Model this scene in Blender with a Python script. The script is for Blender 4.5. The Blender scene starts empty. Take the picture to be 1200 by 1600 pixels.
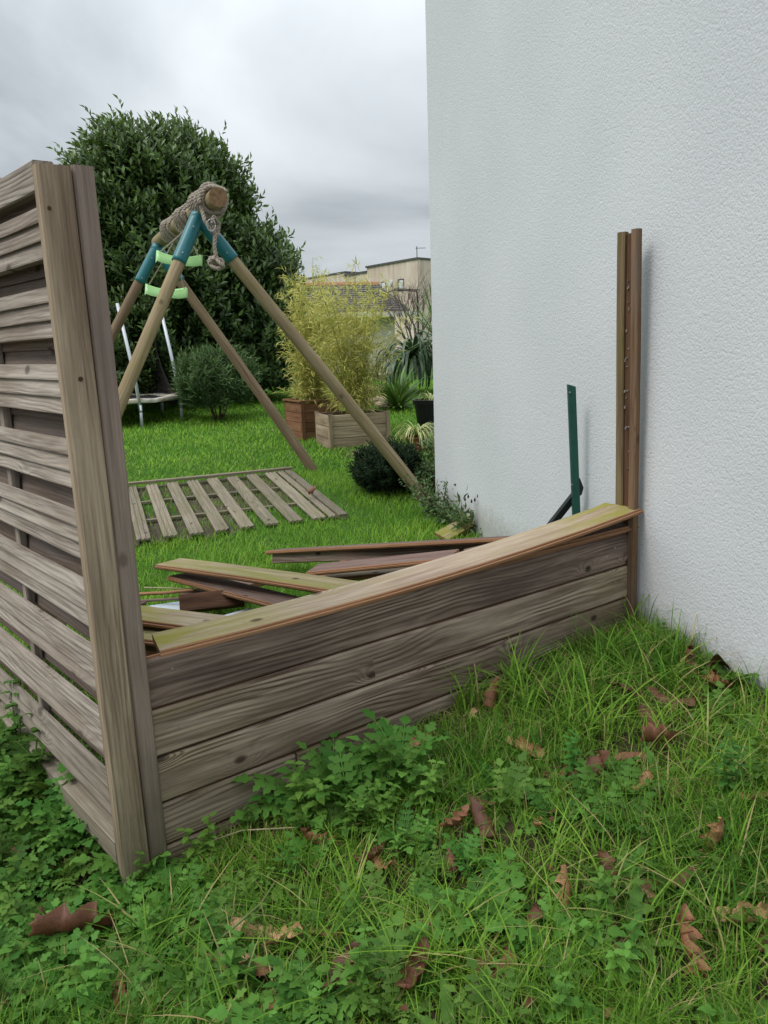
import bpy, math, random
import numpy as np
from mathutils import Vector, Matrix
R = math.radians
S = bpy.context.scene
COL = S.collection
random.seed(7); rng = np.random.default_rng(11)

# ------------------------------------------------------------------ camera, sky, sun, exposure
HC = 1.37; FPX = 1250.0; PITCH = R(12.0); ROLL = R(2.0)
cd = bpy.data.cameras.new('camera'); cam = bpy.data.objects.new('camera', cd); COL.objects.link(cam)
cd.sensor_fit = 'VERTICAL'; cd.sensor_height = 24.0; cd.lens = 24.0*FPX/1600.0
cd.clip_start = 0.05; cd.clip_end = 3000
_f = Vector((0, math.cos(PITCH), -math.sin(PITCH))); _u0 = Vector((0, math.sin(PITCH), math.cos(PITCH))); _r0 = Vector((1, 0, 0))
_r = math.cos(ROLL)*_r0 - math.sin(ROLL)*_u0; _u = math.sin(ROLL)*_r0 + math.cos(ROLL)*_u0
cam.matrix_world = Matrix(((_r.x, _u.x, -_f.x, 0), (_r.y, _u.y, -_f.y, 0), (_r.z, _u.z, -_f.z, HC), (0, 0, 0, 1)))
S.camera = cam

SUN_EL, SUN_AZ = 52.0, 245.0       # elevation, compass azimuth (from +Y, clockwise)
w = bpy.data.worlds.new('World'); S.world = w; w.use_nodes = True
nt = w.node_tree; nt.nodes.clear()
def N(t, typ, **k):
    n = t.nodes.new(typ)
    for a, b in k.items(): setattr(n, a, b)
    return n
out = N(nt, 'ShaderNodeOutputWorld')
sky = N(nt, 'ShaderNodeTexSky', sky_type='NISHITA', sun_disc=False, sun_elevation=R(SUN_EL), sun_rotation=R(SUN_AZ))
bg1 = N(nt, 'ShaderNodeBackground'); bg1.inputs[1].default_value = 0.10
nt.links.new(sky.outputs[0], bg1.inputs[0])
tc = N(nt, 'ShaderNodeTexCoord'); sx = N(nt, 'ShaderNodeSeparateXYZ'); nt.links.new(tc.outputs['Generated'], sx.inputs[0])
def wm(op, a, b=None, c=None, t=nt):
    n = N(t, 'ShaderNodeMath', operation=op)
    for i, v in enumerate((a, b, c)):
        if v is None: continue
        if isinstance(v, (int, float)): n.inputs[i].default_value = v
        else: t.links.new(v, n.inputs[i])
    return n.outputs[0]
zz = wm('ADD', wm('MAXIMUM', sx.outputs[2], 0.0), 0.38)
cv = N(nt, 'ShaderNodeCombineXYZ')
nt.links.new(wm('DIVIDE', sx.outputs[0], zz), cv.inputs[0]); nt.links.new(wm('DIVIDE', sx.outputs[1], zz), cv.inputs[1])
n1 = N(nt, 'ShaderNodeTexNoise'); n1.inputs['Scale'].default_value = 1.25; n1.inputs['Detail'].default_value = 7; n1.inputs['Roughness'].default_value = 0.48; n1.inputs['Distortion'].default_value = 0.45
nt.links.new(cv.outputs[0], n1.inputs['Vector'])
rp = N(nt, 'ShaderNodeValToRGB'); nt.links.new(n1.outputs['Fac'], rp.inputs[0])
rp.color_ramp.elements[0].position = 0.36; rp.color_ramp.elements[0].color = (0.30, 0.335, 0.36, 1)
rp.color_ramp.elements[1].position = 0.60; rp.color_ramp.elements[1].color = (0.65, 0.69, 0.72, 1)
e = rp.color_ramp.elements.new(0.5); e.color = (0.52, 0.56, 0.59, 1)
bg2 = N(nt, 'ShaderNodeBackground'); nt.links.new(rp.outputs[0], bg2.inputs[0])
# an overcast sky is two to three times brighter overhead than at the horizon
nt.links.new(wm('ADD', wm('MULTIPLY', wm('POWER', wm('MAXIMUM', sx.outputs[2], 0.0), 1.6), 3.2), 0.98), bg2.inputs[1])
mx = N(nt, 'ShaderNodeMixShader'); mx.inputs[0].default_value = 0.93
nt.links.new(bg1.outputs[0], mx.inputs[1]); nt.links.new(bg2.outputs[0], mx.inputs[2]); nt.links.new(mx.outputs[0], out.inputs[0])

sl = bpy.data.lights.new('sun', 'SUN'); sl.energy = 1.4; sl.angle = R(22); sl.color = (1, 0.94, 0.86)
so = bpy.data.objects.new('sun', sl); COL.objects.link(so)
sd = Vector((math.sin(R(SUN_AZ))*math.cos(R(SUN_EL)), math.cos(R(SUN_AZ))*math.cos(R(SUN_EL)), math.sin(R(SUN_EL))))
so.rotation_euler = sd.to_track_quat('Z', 'Y').to_euler()
S.view_settings.view_transform = 'Standard'; S.view_settings.look = 'None'; S.view_settings.exposure = 0.08; S.view_settings.gamma = 1.0
S.render.engine = 'CYCLES'; S.cycles.use_denoising = True
S.cycles.max_bounces = 6; S.cycles.transparent_max_bounces = 12; S.cycles.diffuse_bounces = 3; S.cycles.glossy_bounces = 2

# ------------------------------------------------------------------ measuring helpers (photo pixel -> place in the yard)
CO = Vector((0, 0, HC))
def ray(x, y): return (x-600)/FPX*_r - (y-800)/FPX*_u + _f
def onz(x, y, z): d = ray(x, y); return CO + d*((z-HC)/d.z)
def atY(x, y, Y): d = ray(x, y); return CO + d*(Y/d.y)
def onplane(x, y, p, n): d = ray(x, y); return CO + d*((Vector(p)-CO).dot(n)/d.dot(n))
def proj(P):
    v = np.asarray(P, float) - np.array([0, 0, HC]); z = v@np.array(_f)
    z = np.where(np.abs(z) < 1e-4, 1e-4, z)
    return 600+FPX*(v@np.array(_r))/z, 800-FPX*(v@np.array(_u))/z, z
def ss(a, b, x):
    t = np.clip((x-a)/(b-a), 0, 1); return t*t*(3-2*t)
def gz(x, y):
    x = np.asarray(x, float); y = np.asarray(y, float)
    z = .17*np.clip((x+.65)/1.69, 0, 1.3)*(1-ss(3.4, 5.2, y)) + .05*np.clip(y-4.5, 0, 9.5) + .02*np.clip(y-14, 0, 10)
    z = z - .09*np.exp(-((x+.95)**2+(y-1.75)**2)/.30)
    return z + .012*np.sin(x*3.1+y*1.7)*np.sin(y*2.3-x)*ss(30, 12, y)
def ter(x, y):
    d = ray(x, y); t = .3
    while t < 90:
        P = CO + d*t
        if P.z < gz(P.x, P.y): return P
        t += .002*max(1, t)
    return P
def G(x, y, dz=0): return Vector((x, y, float(gz(x, y))+dz))

# ------------------------------------------------------------------ materials
def mat(name):
    m = bpy.data.materials.new(name); m.use_nodes = True; t = m.node_tree; t.nodes.clear()
    o = N(t, 'ShaderNodeOutputMaterial'); b = N(t, 'ShaderNodeBsdfPrincipled'); t.links.new(b.outputs[0], o.inputs[0])
    return m, t, b, o
def rgb(c): return (*c, 1)
def mixc(t, f, a, b, mode='MIX'):
    n = N(t, 'ShaderNodeMix', data_type='RGBA', blend_type=mode)
    for s, v in ((n.inputs[0], f), (n.inputs[6], a), (n.inputs[7], b)):
        if isinstance(v, (int, float)): s.default_value = v
        elif isinstance(v, tuple): s.default_value = rgb(v)
        else: t.links.new(v, s)
    return n.outputs[2]
def noise(t, vec, sc, det=4, ro=.5, dist=0):
    n = N(t, 'ShaderNodeTexNoise'); n.inputs['Scale'].default_value = sc; n.inputs['Detail'].default_value = det
    n.inputs['Roughness'].default_value = ro; n.inputs['Distortion'].default_value = dist
    if vec is not None: t.links.new(vec, n.inputs['Vector'])
    return n
def mapr(t, v, a, b, c=0., d=1.):
    n = N(t, 'ShaderNodeMapRange', clamp=True); t.links.new(v, n.inputs[0])
    for i, q in enumerate((a, b, c, d)): n.inputs[i+1].default_value = q
    return n.outputs[0]
def scalev(t, vec, s, off=None):
    n = N(t, 'ShaderNodeVectorMath', operation='MULTIPLY'); t.links.new(vec, n.inputs[0]); n.inputs[1].default_value = s
    if off is None: return n.outputs[0]
    a = N(t, 'ShaderNodeVectorMath', operation='ADD'); t.links.new(n.outputs[0], a.inputs[0]); t.links.new(off, a.inputs[1]); return a.outputs[0]
def bump(t, b, h, st, dist):
    n = N(t, 'ShaderNodeBump'); n.inputs['Strength'].default_value = st; n.inputs['Distance'].default_value = dist
    t.links.new(h, n.inputs['Height']); t.links.new(n.outputs[0], b.inputs['Normal'])
def wood(name, light, dark, freq=60., grain=.7, knots=1., kprob=.80, tips=0., stain=None, stain_amt=.5, algae=0., algae_c=(.20, .22, .05), silver=.3, rough=.85, bmp=.6, low_algae=0., vary=.18):
    """weathered timber, grain along local X; rings bend round the knots"""
    m, t, b, o = mat(name)
    tcn = N(t, 'ShaderNodeTexCoord'); oi = N(t, 'ShaderNodeObjectInfo')
    rv = N(t, 'ShaderNodeCombineXYZ'); r30 = wm('MULTIPLY', oi.outputs['Random'], 37.0, t=t)
    for i in range(3): t.links.new(r30, rv.inputs[i])
    P = tcn.outputs['Object']
    sp = N(t, 'ShaderNodeSeparateXYZ'); t.links.new(P, sp.inputs[0])
    # knots
    vk = N(t, 'ShaderNodeTexVoronoi', feature='F1', voronoi_dimensions='2D'); vk.inputs['Scale'].default_value = 1.0
    t.links.new(scalev(t, P, (4.2, 7.0, 1.0), rv.outputs[0]), vk.inputs['Vector'])
    kr = N(t, 'ShaderNodeSeparateColor'); t.links.new(vk.outputs['Color'], kr.inputs[0])
    keep = wm('GREATER_THAN', kr.outputs[0], kprob, t=t)
    d = wm('ADD', vk.outputs['Distance'], wm('MULTIPLY', wm('SUBTRACT', 1.0, keep, t=t), 5.0, t=t), t=t)
    kb = wm('EXPONENT', wm('MULTIPLY', wm('MULTIPLY', d, d, t=t), -22.0, t=t), t=t)      # smooth hump round each knot
    nw = noise(t, scalev(t, P, (1.1, 6, 6), rv.outputs[0]), 1.0, 2, .45)
    ph = wm('ADD', wm('ADD', sp.outputs[1], sp.outputs[2], t=t), wm('MULTIPLY', nw.outputs['Fac'], .15, t=t), t=t)
    ph = wm('ADD', ph, wm('MULTIPLY', kb, .045*knots, t=t), t=t)
    ph = wm('ADD', wm('MULTIPLY', ph, freq*10., t=t), r30, t=t)
    ring = wm('POWER', wm('MULTIPLY', wm('ADD', wm('SINE', ph, t=t), 1.0, t=t), .5, t=t), 1.7, t=t)
    nm = noise(t, scalev(t, P, (1.5, 9, 9), rv.outputs[0]), 1.3, 3, .55)
    ringm = wm('MULTIPLY', ring, mapr(t, nm.outputs['Fac'], .38, .62, .08, 1.0), t=t)
    fib = noise(t, scalev(t, P, (5, 170, 170), rv.outputs[0]), 1.0, 3, .6)
    fib2 = noise(t, scalev(t, P, (1.5, 45, 45), rv.outputs[0]), 1.0, 4, .65)
    c = mixc(t, wm('MULTIPLY', ringm, grain, t=t), light, dark)
    c = mixc(t, mapr(t, fib2.outputs['Fac'], .40, .66, 0, .7), c, dark)
    sv = tuple(min(1, x*1.25+.03) for x in light)
    c = mixc(t, mapr(t, fib.outputs['Fac'], .45, .75, 0, silver), c, sv)
    if stain:
        ns = noise(t, scalev(t, P, (1.1, 6, 6), rv.outputs[0]), 1.6, 4, .6)
        c = mixc(t, mapr(t, ns.outputs['Fac'], .42, .66, 0, stain_amt), c, stain)
    if algae:
        na = noise(t, scalev(t, P, (1.6, 8, 8), rv.outputs[0]), 1.7, 5, .6)
        c = mixc(t, mapr(t, na.outputs['Fac'], .40, .68, 0, algae), c, algae_c)
    if tips:
        nt2 = noise(t, scalev(t, P, (2.2, 9, 9), rv.outputs[0]), 2.0, 5, .6)
        e1 = wm('ADD', mapr(t, sp.outputs[0], .55, .05, 0, 1), mapr(t, sp.outputs[0], 1.55, 1.95, 0, 1), t=t)
        c = mixc(t, wm('MULTIPLY', wm('MULTIPLY', e1, tips, t=t), mapr(t, nt2.outputs['Fac'], .34, .52), t=t), c, (.25, .24, .035))
    if low_algae:
        ge = N(t, 'ShaderNodeNewGeometry'); sg = N(t, 'ShaderNodeSeparateXYZ'); t.links.new(ge.outputs['Position'], sg.inputs[0])
        na2 = noise(t, ge.outputs['Position'], 9, 4, .6)
        hh = wm('SUBTRACT', sg.outputs[2], wm('MULTIPLY', wm('SUBTRACT', na2.outputs['Fac'], .5, t=t), .35, t=t), t=t)
        c = mixc(t, mapr(t, hh, .34, .04, 0, low_algae), c, (.125, .11, .065))
    # knots proper: dark heart and pale rim
    kd = mapr(t, d, .05, .11, 1, 0)
    c = mixc(t, wm('MULTIPLY', kd, .8*min(1, knots), t=t), c, tuple(x*.35 for x in dark))
    v = wm('ADD', wm('MULTIPLY', wm('SUBTRACT', oi.outputs['Random'], .5, t=t), vary*2, t=t), 1.0, t=t)
    hs = N(t, 'ShaderNodeHueSaturation'); t.links.new(v, hs.inputs['Value']); t.links.new(c, hs.inputs['Color'])
    t.links.new(hs.outputs[0], b.inputs['Base Color']); b.inputs['Roughness'].default_value = rough
    b.inputs['Specular IOR Level'].default_value = .12
    h = wm('ADD', wm('MULTIPLY', fib.outputs['Fac'], .5, t=t), wm('ADD', wm('MULTIPLY', ringm, -.22, t=t), wm('MULTIPLY', fib2.outputs['Fac'], .9, t=t), t=t), t=t)
    h = wm('SUBTRACT', h, wm('MULTIPLY', kd, .6, t=t), t=t)
    bump(t, b, h, bmp, .004)
    return m
def simple(name, c, rough=.6, nsc=30, namt=.25, metallic=0., bmp=0., spec=.4, c2=None, det=5):
    m, t, b, o = mat(name); tcn = N(t, 'ShaderNodeTexCoord'); n = noise(t, tcn.outputs['Object'], nsc, det, .6)
    c2 = c2 or tuple(x*.5 for x in c)
    t.links.new(mixc(t, mapr(t, n.outputs['Fac'], .42, .70, 0, min(1, namt*2)), c, c2), b.inputs['Base Color'])
    b.inputs['Roughness'].default_value = rough; b.inputs['Metallic'].default_value = metallic; b.inputs['Specular IOR Level'].default_value = spec
    if bmp: bump(t, b, n.outputs['Fac'], bmp, .01)
    return m
def leafmat(name, c, c2, rough=.45, trans=.3, spec=.5, rnd=True):
    """leaf colour varied per leaf through the 'col' attribute; thin leaves let some light through"""
    m, t, b, o = mat(name)
    at = N(t, 'ShaderNodeAttribute', attribute_name='col'); sp = N(t, 'ShaderNodeSeparateColor'); t.links.new(at.outputs['Color'], sp.inputs[0])
    cc = mixc(t, sp.outputs[0], c, c2)
    oi = N(t, 'ShaderNodeObjectInfo'); hs = N(t, 'ShaderNodeHueSaturation'); t.links.new(cc, hs.inputs['Color'])
    t.links.new(wm('ADD', wm('MULTIPLY', oi.outputs['Random'], .35 if rnd else 0, t=t), .82 if rnd else 1, t=t), hs.inputs['Value'])
    t.links.new(wm('ADD', wm('MULTIPLY', oi.outputs['Random'], .03 if rnd else 0, t=t), .485 if rnd else .5, t=t), hs.inputs['Hue'])
    cc = hs.outputs[0]
    t.links.new(cc, b.inputs['Base Color']); b.inputs['Roughness'].default_value = rough; b.inputs['Specular IOR Level'].default_value = spec
    if trans:
        tr = N(t, 'ShaderNodeBsdfTranslucent'); t.links.new(mixc(t, .35, cc, (.25, .35, .05)), tr.inputs[0])
        ms = N(t, 'ShaderNodeMixShader'); ms.inputs[0].default_value = trans
        t.links.new(b.outputs[0], ms.inputs[1]); t.links.new(tr.outputs[0], ms.inputs[2]); t.links.new(ms.outputs[0], o.inputs[0])
    return m

M = {}
M['board'] = wood('weathered_board_wood', (.47, .375, .295), (.075, .042, .032), freq=38, grain=1.0, kprob=.70, tips=.14, stain=(.14, .095, .072), stain_amt=.8, low_algae=.35, knots=1.3, vary=.08)
M['board_dark'] = wood('dark_board_wood', (.31, .235, .19), (.045, .024, .018), kprob=.72, freq=36, grain=.85, stain=(.075, .05, .043), stain_amt=.75, knots=1.3, vary=.05)
M['fence'] = wood('grey_fence_wood', (.40, .35, .295), (.09, .07, .056), freq=50, grain=.55, stain=(.17, .125, .09), stain_amt=.55, silver=.6, knots=.8, vary=.14, low_algae=.5)
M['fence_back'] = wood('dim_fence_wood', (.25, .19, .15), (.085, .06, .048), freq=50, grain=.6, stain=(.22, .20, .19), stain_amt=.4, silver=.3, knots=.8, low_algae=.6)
M['post'] = wood('grey_post_wood', (.44, .35, .245), (.14, .096, .066), freq=55, grain=.45, stain=(.17, .12, .08), stain_amt=.7, silver=.6, knots=1.0, bmp=1.6, low_algae=.6, vary=.05)
M['post_plum'] = wood('plum_post_wood', (.33, .26, .21), (.13, .098, .085), freq=55, grain=.3, stain=(.17, .13, .115), stain_amt=.5, silver=.35, knots=.6, vary=.05, low_algae=.6)
M['post_brown'] = wood('brown_post_wood', (.25, .155, .09), (.085, .045, .026), freq=60, grain=.55, stain=(.20, .15, .115), stain_amt=.6, knots=.6, silver=.25, vary=.06, low_algae=.3)
M['post_mossy'] = wood('mossy_post_wood', (.24, .175, .10), (.08, .05, .03), freq=60, grain=.5, algae=.7, algae_c=(.15, .13, .04), knots=.5, vary=.05)
M['rot'] = wood('rotten_slot_wood', (.10, .05, .03), (.03, .016, .012), freq=80, grain=.7, stain=(.16, .085, .05), stain_amt=.8, knots=.2)
M['fresh'] = wood('orange_edge_wood', (.36, .20, .11), (.20, .09, .045), freq=80, grain=.5, stain=(.25, .14, .08), stain_amt=.6, knots=0, silver=.2, vary=.12)
M['pale'] = wood('pale_board_wood', (.46, .375, .29), (.20, .125, .09), freq=32, grain=.5, stain=(.26, .18, .14), stain_amt=.7, algae=.30, algae_c=(.29, .26, .09), knots=1.2, kprob=.72, tips=.85, vary=.05)
M['mossy'] = wood('green_board_wood', (.36, .30, .19), (.14, .10, .06), freq=32, grain=.5, algae=.85, algae_c=(.22, .22, .055), knots=1.0, vary=.10)
M['plum'] = wood('plum_board_wood', (.19, .125, .105), (.055, .03, .027), freq=36, grain=.6, stain=(.22, .165, .14), stain_amt=.6, knots=1.0)
M['lawn_slat'] = wood('dry_slat_wood', (.25, .21, .165), (.08, .08, .055), freq=45, grain=.7, stain=(.20, .16, .11), stain_amt=.6, algae=.35, algae_c=(.13, .14, .05), silver=.5)
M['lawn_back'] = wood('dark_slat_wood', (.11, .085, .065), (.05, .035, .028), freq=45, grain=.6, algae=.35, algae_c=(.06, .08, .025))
M['log'] = wood('round_log_wood', (.40, .315, .20), (.19, .125, .07), freq=26, grain=.6, stain=(.21, .15, .09), stain_amt=.6, algae=.45, algae_c=(.24, .22, .08), knots=.7, silver=.3, rough=.7, vary=.06)
M['log_brown'] = wood('brown_log_wood', (.29, .21, .14), (.12, .075, .045), freq=26, grain=.6, stain=(.16, .11, .07), stain_amt=.6, algae=.25, algae_c=(.15, .14, .05), knots=.7, vary=.06)
M['endgrain'] = simple('end_grain_wood', (.24, .15, .075), .9, 45, .4, c2=(.09, .05, .025), bmp=.3)
M['planter'] = wood('red_planter_wood', (.20, .095, .05), (.08, .035, .02), freq=50, grain=.5, stain=(.28, .16, .09), stain_amt=.5, knots=.4)
M['pallet'] = wood('pallet_planter_wood', (.42, .33, .23), (.18, .12, .075), freq=34, grain=.55, stain=(.15, .105, .07), stain_amt=.8, knots=1.2, vary=.22)
M['teal'] = simple('teal_sleeve_paint', (.012, .15, .175), .38, 22, .15, c2=(.02, .085, .095), spec=.5)
M['green_metal'] = simple('dark_green_paint', (.013, .085, .06), .5, 18, .3, c2=(.01, .05, .04), bmp=.15)
M['black_metal'] = simple('black_paint', (.014, .018, .018), .5, 30, .2)
M['galv'] = simple('galvanised_steel', (.52, .55, .58), .45, 60, .2, metallic=.35, c2=(.32, .33, .34))
M['steel'] = simple('screw_steel', (.45, .45, .44), .4, 60, .2, metallic=.7)
M['rope'] = simple('grey_hemp_rope', (.36, .31, .25), .95, 60, .4, c2=(.17, .145, .12), bmp=.4)
M['swing'] = simple('lime_plastic', (.36, .66, .26), .35, 12, .12, c2=(.30, .50, .22), spec=.5)
M['pad'] = simple('worn_pad_vinyl', (.55, .53, .45), .7, 9, .5, c2=(.24, .15, .09))
M['mat_black'] = simple('black_mesh_mat', (.02, .02, .022), .8, 80, .2)
M['soil'] = simple('dark_soil', (.045, .03, .02), .95, 25, .4, c2=(.09, .06, .04), bmp=.6)
M['black_pot'] = simple('black_plastic', (.012, .012, .014), .5, 10, .2)
M['white_pot'] = simple('white_ceramic', (.62, .66, .68), .4, 20, .2, c2=(.4, .42, .42))
M['terracotta'] = simple('terracotta', (.30, .115, .055), .85, 20, .35, c2=(.20, .10, .06))
M['slab'] = simple('pale_blue_sheet', (.50, .57, .62), .6, 14, .25, c2=(.36, .38, .38))
M['bark'] = simple('bark', (.11, .08, .055), .9, 40, .4, bmp=.6, c2=(.05, .038, .028))
M['twig'] = simple('bare_twig', (.17, .12, .095), .9, 40, .3)
M['stem'] = simple('green_stem', (.13, .19, .05), .6, 20, .25, c2=(.16, .13, .05))
M['stem_brown'] = simple('brown_stem', (.13, .085, .05), .8, 20, .25)
M['dirt'] = simple('cobweb_dirt', (.16, .13, .105), .95, 90, .5, c2=(.42, .40, .36), bmp=.5)
M['laurel'] = leafmat('laurel_leaf', (.016, .044, .012), (.16, .26, .065), .36, .2, .5, rnd=False)
M['oleander'] = leafmat('oleander_leaf', (.035, .080, .025), (.12, .20, .065), .55, .2, .25, rnd=False)
M['bamboo'] = leafmat('bamboo_leaf', (.46, .47, .11), (.80, .70, .27), .6, .4, .2, rnd=False)
M['culm'] = simple('bamboo_culm', (.34, .31, .07), .45, 12, .3, c2=(.22, .24, .06))
M['strap'] = leafmat('strap_leaf', (.025, .055, .025), (.10, .16, .075), .38, .1, rnd=False)
M['yucca'] = leafmat('yucca_leaf', (.04, .10, .02), (.14, .26, .05), .42, .2, rnd=False)
M['variegated'] = leafmat('variegated_leaf', (.28, .36, .10), (.80, .78, .40), .5, .3, rnd=False)
M['weed'] = leafmat('weed_leaf', (.03, .105, .014), (.17, .33, .055), .6, .3, .2)
M['dandelion'] = leafmat('toothed_leaf', (.06, .15, .022), (.16, .29, .05), .6, .3, .25)
M['wallshrub'] = leafmat('shrub_leaf', (.035, .085, .022), (.11, .19, .05), .5, .2, rnd=False)
M['yew'] = leafmat('dark_needle', (.008, .020, .008), (.028, .060, .018), .6, .05, .2, rnd=False)
M['straw'] = leafmat('straw', (.20, .15, .08), (.42, .34, .20), .8, .15, rnd=False)
# grass: green to yellow green by blade, straw for the highest values
def grassmat(name, a, b2, dead):
    m, t, b, o = mat(name); at = N(t, 'ShaderNodeAttribute', attribute_name='col'); sp = N(t, 'ShaderNodeSeparateColor'); t.links.new(at.outputs['Color'], sp.inputs[0])
    c = mixc(t, sp.outputs[0], a, b2); c = mixc(t, sp.outputs[1], c, dead)
    t.links.new(c, b.inputs['Base Color']); b.inputs['Roughness'].default_value = .55; b.inputs['Specular IOR Level'].default_value = .18
    tr = N(t, 'ShaderNodeBsdfTranslucent'); t.links.new(c, tr.inputs[0]); ms = N(t, 'ShaderNodeMixShader'); ms.inputs[0].default_value = .3
    t.links.new(b.outputs[0], ms.inputs[1]); t.links.new(tr.outputs[0], ms.inputs[2]); t.links.new(ms.outputs[0], o.inputs[0])
    return m
M['grass'] = grassmat('grass_blade', (.045, .15, .012), (.24, .41, .045), (.46, .35, .17))
M['lawn'] = grassmat('lawn_blade', (.11, .28, .022), (.30, .50, .055), (.34, .30, .12))
def deadleaf():
    m, t, b, o = mat('dead_leaf'); tcn = N(t, 'ShaderNodeTexCoord'); oi = N(t, 'ShaderNodeObjectInfo')
    rp = N(t, 'ShaderNodeValToRGB'); t.links.new(oi.outputs['Random'], rp.inputs[0]); cr = rp.color_ramp
    cr.elements[0].position = 0; cr.elements[0].color = (.10, .036, .016, 1); cr.elements[1].position = 1; cr.elements[1].color = (.55, .36, .17, 1)
    for p, c in ((.3, (.19, .072, .030, 1)), (.6, (.32, .145, .062, 1)), (.8, (.48, .27, .12, 1))):
        q = cr.elements.new(p); q.color = c
    n = noise(t, tcn.outputs['Object'], 40, 5, .65); c = mixc(t, mapr(t, n.outputs['Fac'], .45, .7, 0, .7), rp.outputs[0], (.06, .03, .02))
    t.links.new(c, b.inputs['Base Color']); b.inputs['Roughness'].default_value = .5
    n2 = noise(t, tcn.outputs['Object'], 90, 3, .6); bump(t, b, n2.outputs['Fac'], .5, .004)
    return m
M['dead'] = deadleaf()
# stucco: coarse sprayed render on the house
def stucco():
    m, t, b, o = mat('white_stucco'); ge = N(t, 'ShaderNodeNewGeometry'); P = ge.outputs['Position']
    nd = noise(t, P, 55, 3, .5); off = N(t, 'ShaderNodeVectorMath', operation='MULTIPLY_ADD'); t.links.new(nd.outputs['Color'], off.inputs[0]); off.inputs[1].default_value = (.012, .012, .012); t.links.new(P, off.inputs[2])
    v = N(t, 'ShaderNodeTexVoronoi', feature='SMOOTH_F1'); v.inputs['Scale'].default_value = 115; t.links.new(off.outputs[0], v.inputs['Vector'])
    n = noise(t, P, 170, 4, .6); n2 = noise(t, P, 45, 3, .5)
    h = wm('ADD', wm('MULTIPLY', wm('POWER', v.outputs['Distance'], 1.5, t=t), -1.1, t=t), wm('ADD', wm('MULTIPLY', n.outputs['Fac'], .8, t=t), wm('MULTIPLY', n2.outputs['Fac'], .9, t=t), t=t), t=t)
    nb = noise(t, P, 1.3, 4, .5)
    c = mixc(t, mapr(t, nb.outputs['Fac'], .35, .7, 0, 1), (.60, .622, .645), (.645, .665, .685))
    c = mixc(t, mapr(t, n.outputs['Fac'], .58, .78, 0, .25), c, (.42, .455, .49))
    # splash dirt just above the soil
    sg = N(t, 'ShaderNodeSeparateXYZ'); t.links.new(P, sg.inputs[0]); ns = noise(t, P, 18, 5, .7)
    hh = wm('SUBTRACT', sg.outputs[2], wm('MULTIPLY', ns.outputs['Fac'], .22, t=t), t=t)
    c = mixc(t, mapr(t, hh, .20, .05, 0, .6), c, (.30, .29, .24))
    t.links.new(c, b.inputs['Base Color']); b.inputs['Roughness'].default_value = .85; b.inputs['Specular IOR Level'].default_value = .25
    bump(t, b, h, .7, .0025)
    return m
M['stucco'] = stucco()
def groundmat():
    m, t, b, o = mat('earth_and_turf'); ge = N(t, 'ShaderNodeNewGeometry'); P = ge.outputs['Position']
    n = noise(t, P, 2.2, 6, .6); n2 = noise(t, P, 40, 5, .65)
    sg = N(t, 'ShaderNodeSeparateXYZ'); t.links.new(P, sg.inputs[0])
    soil = mixc(t, mapr(t, n2.outputs['Fac'], .4, .65), (.030, .030, .014), (.085, .062, .034))
    lawn = mixc(t, mapr(t, n2.outputs['Fac'], .35, .65), (.035, .095, .014), (.075, .16, .026))
    nearf = mapr(t, sg.outputs[1], 2.8, 4.2, 0, 1)
    c = mixc(t, wm('MULTIPLY', nearf, mapr(t, n.outputs['Fac'], .25, .5, .6, 1), t=t), soil, lawn)
    t.links.new(c, b.inputs['Base Color']); b.inputs['Roughness'].default_value = .95; b.inputs['Specular IOR Level'].default_value = .1
    bump(t, b, n2.outputs['Fac'], .8, .03); return m
M['ground'] = groundmat()

# ------------------------------------------------------------------ builders
def tag(o, label=None, cat=None, group=None, kind=None):
    for k, v in (('label', label), ('category', cat), ('group', group), ('kind', kind)):
        if v: o[k] = v
    return o
def empty(name, loc=(0, 0, 0), label=None, cat=None, group=None, M4=None):
    o = bpy.data.objects.new(name, None); COL.objects.link(o); o.empty_display_size = .1
    if M4 is not None: o.matrix_world = M4
    else: o.location = loc
    return tag(o, label, cat, group)
def pinv(parent):
    return (parent.matrix_basis if parent is not None else Matrix()).inverted()
def link(name, me, mats, parent=None, MW=None, local=False, smooth=False):
    """MW: the object's matrix in the world (or in the parent's space when local)"""
    for m in mats: me.materials.append(M[m] if isinstance(m, str) else m)
    if smooth: me.polygons.foreach_set('use_smooth', [True]*len(me.polygons))
    o = bpy.data.objects.new(name, me); COL.objects.link(o)
    if parent is not None: o.parent = parent
    MW = MW if MW is not None else (pinv(parent) @ Matrix() if False else Matrix())
    o.matrix_basis = MW if (local or parent is None) else _gi(parent) @ MW
    return o
def _gm(o): return o.matrix_basis if o.parent is None else _gm(o.parent) @ o.matrix_basis
def _gi(o): return _gm(o).inverted()
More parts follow.
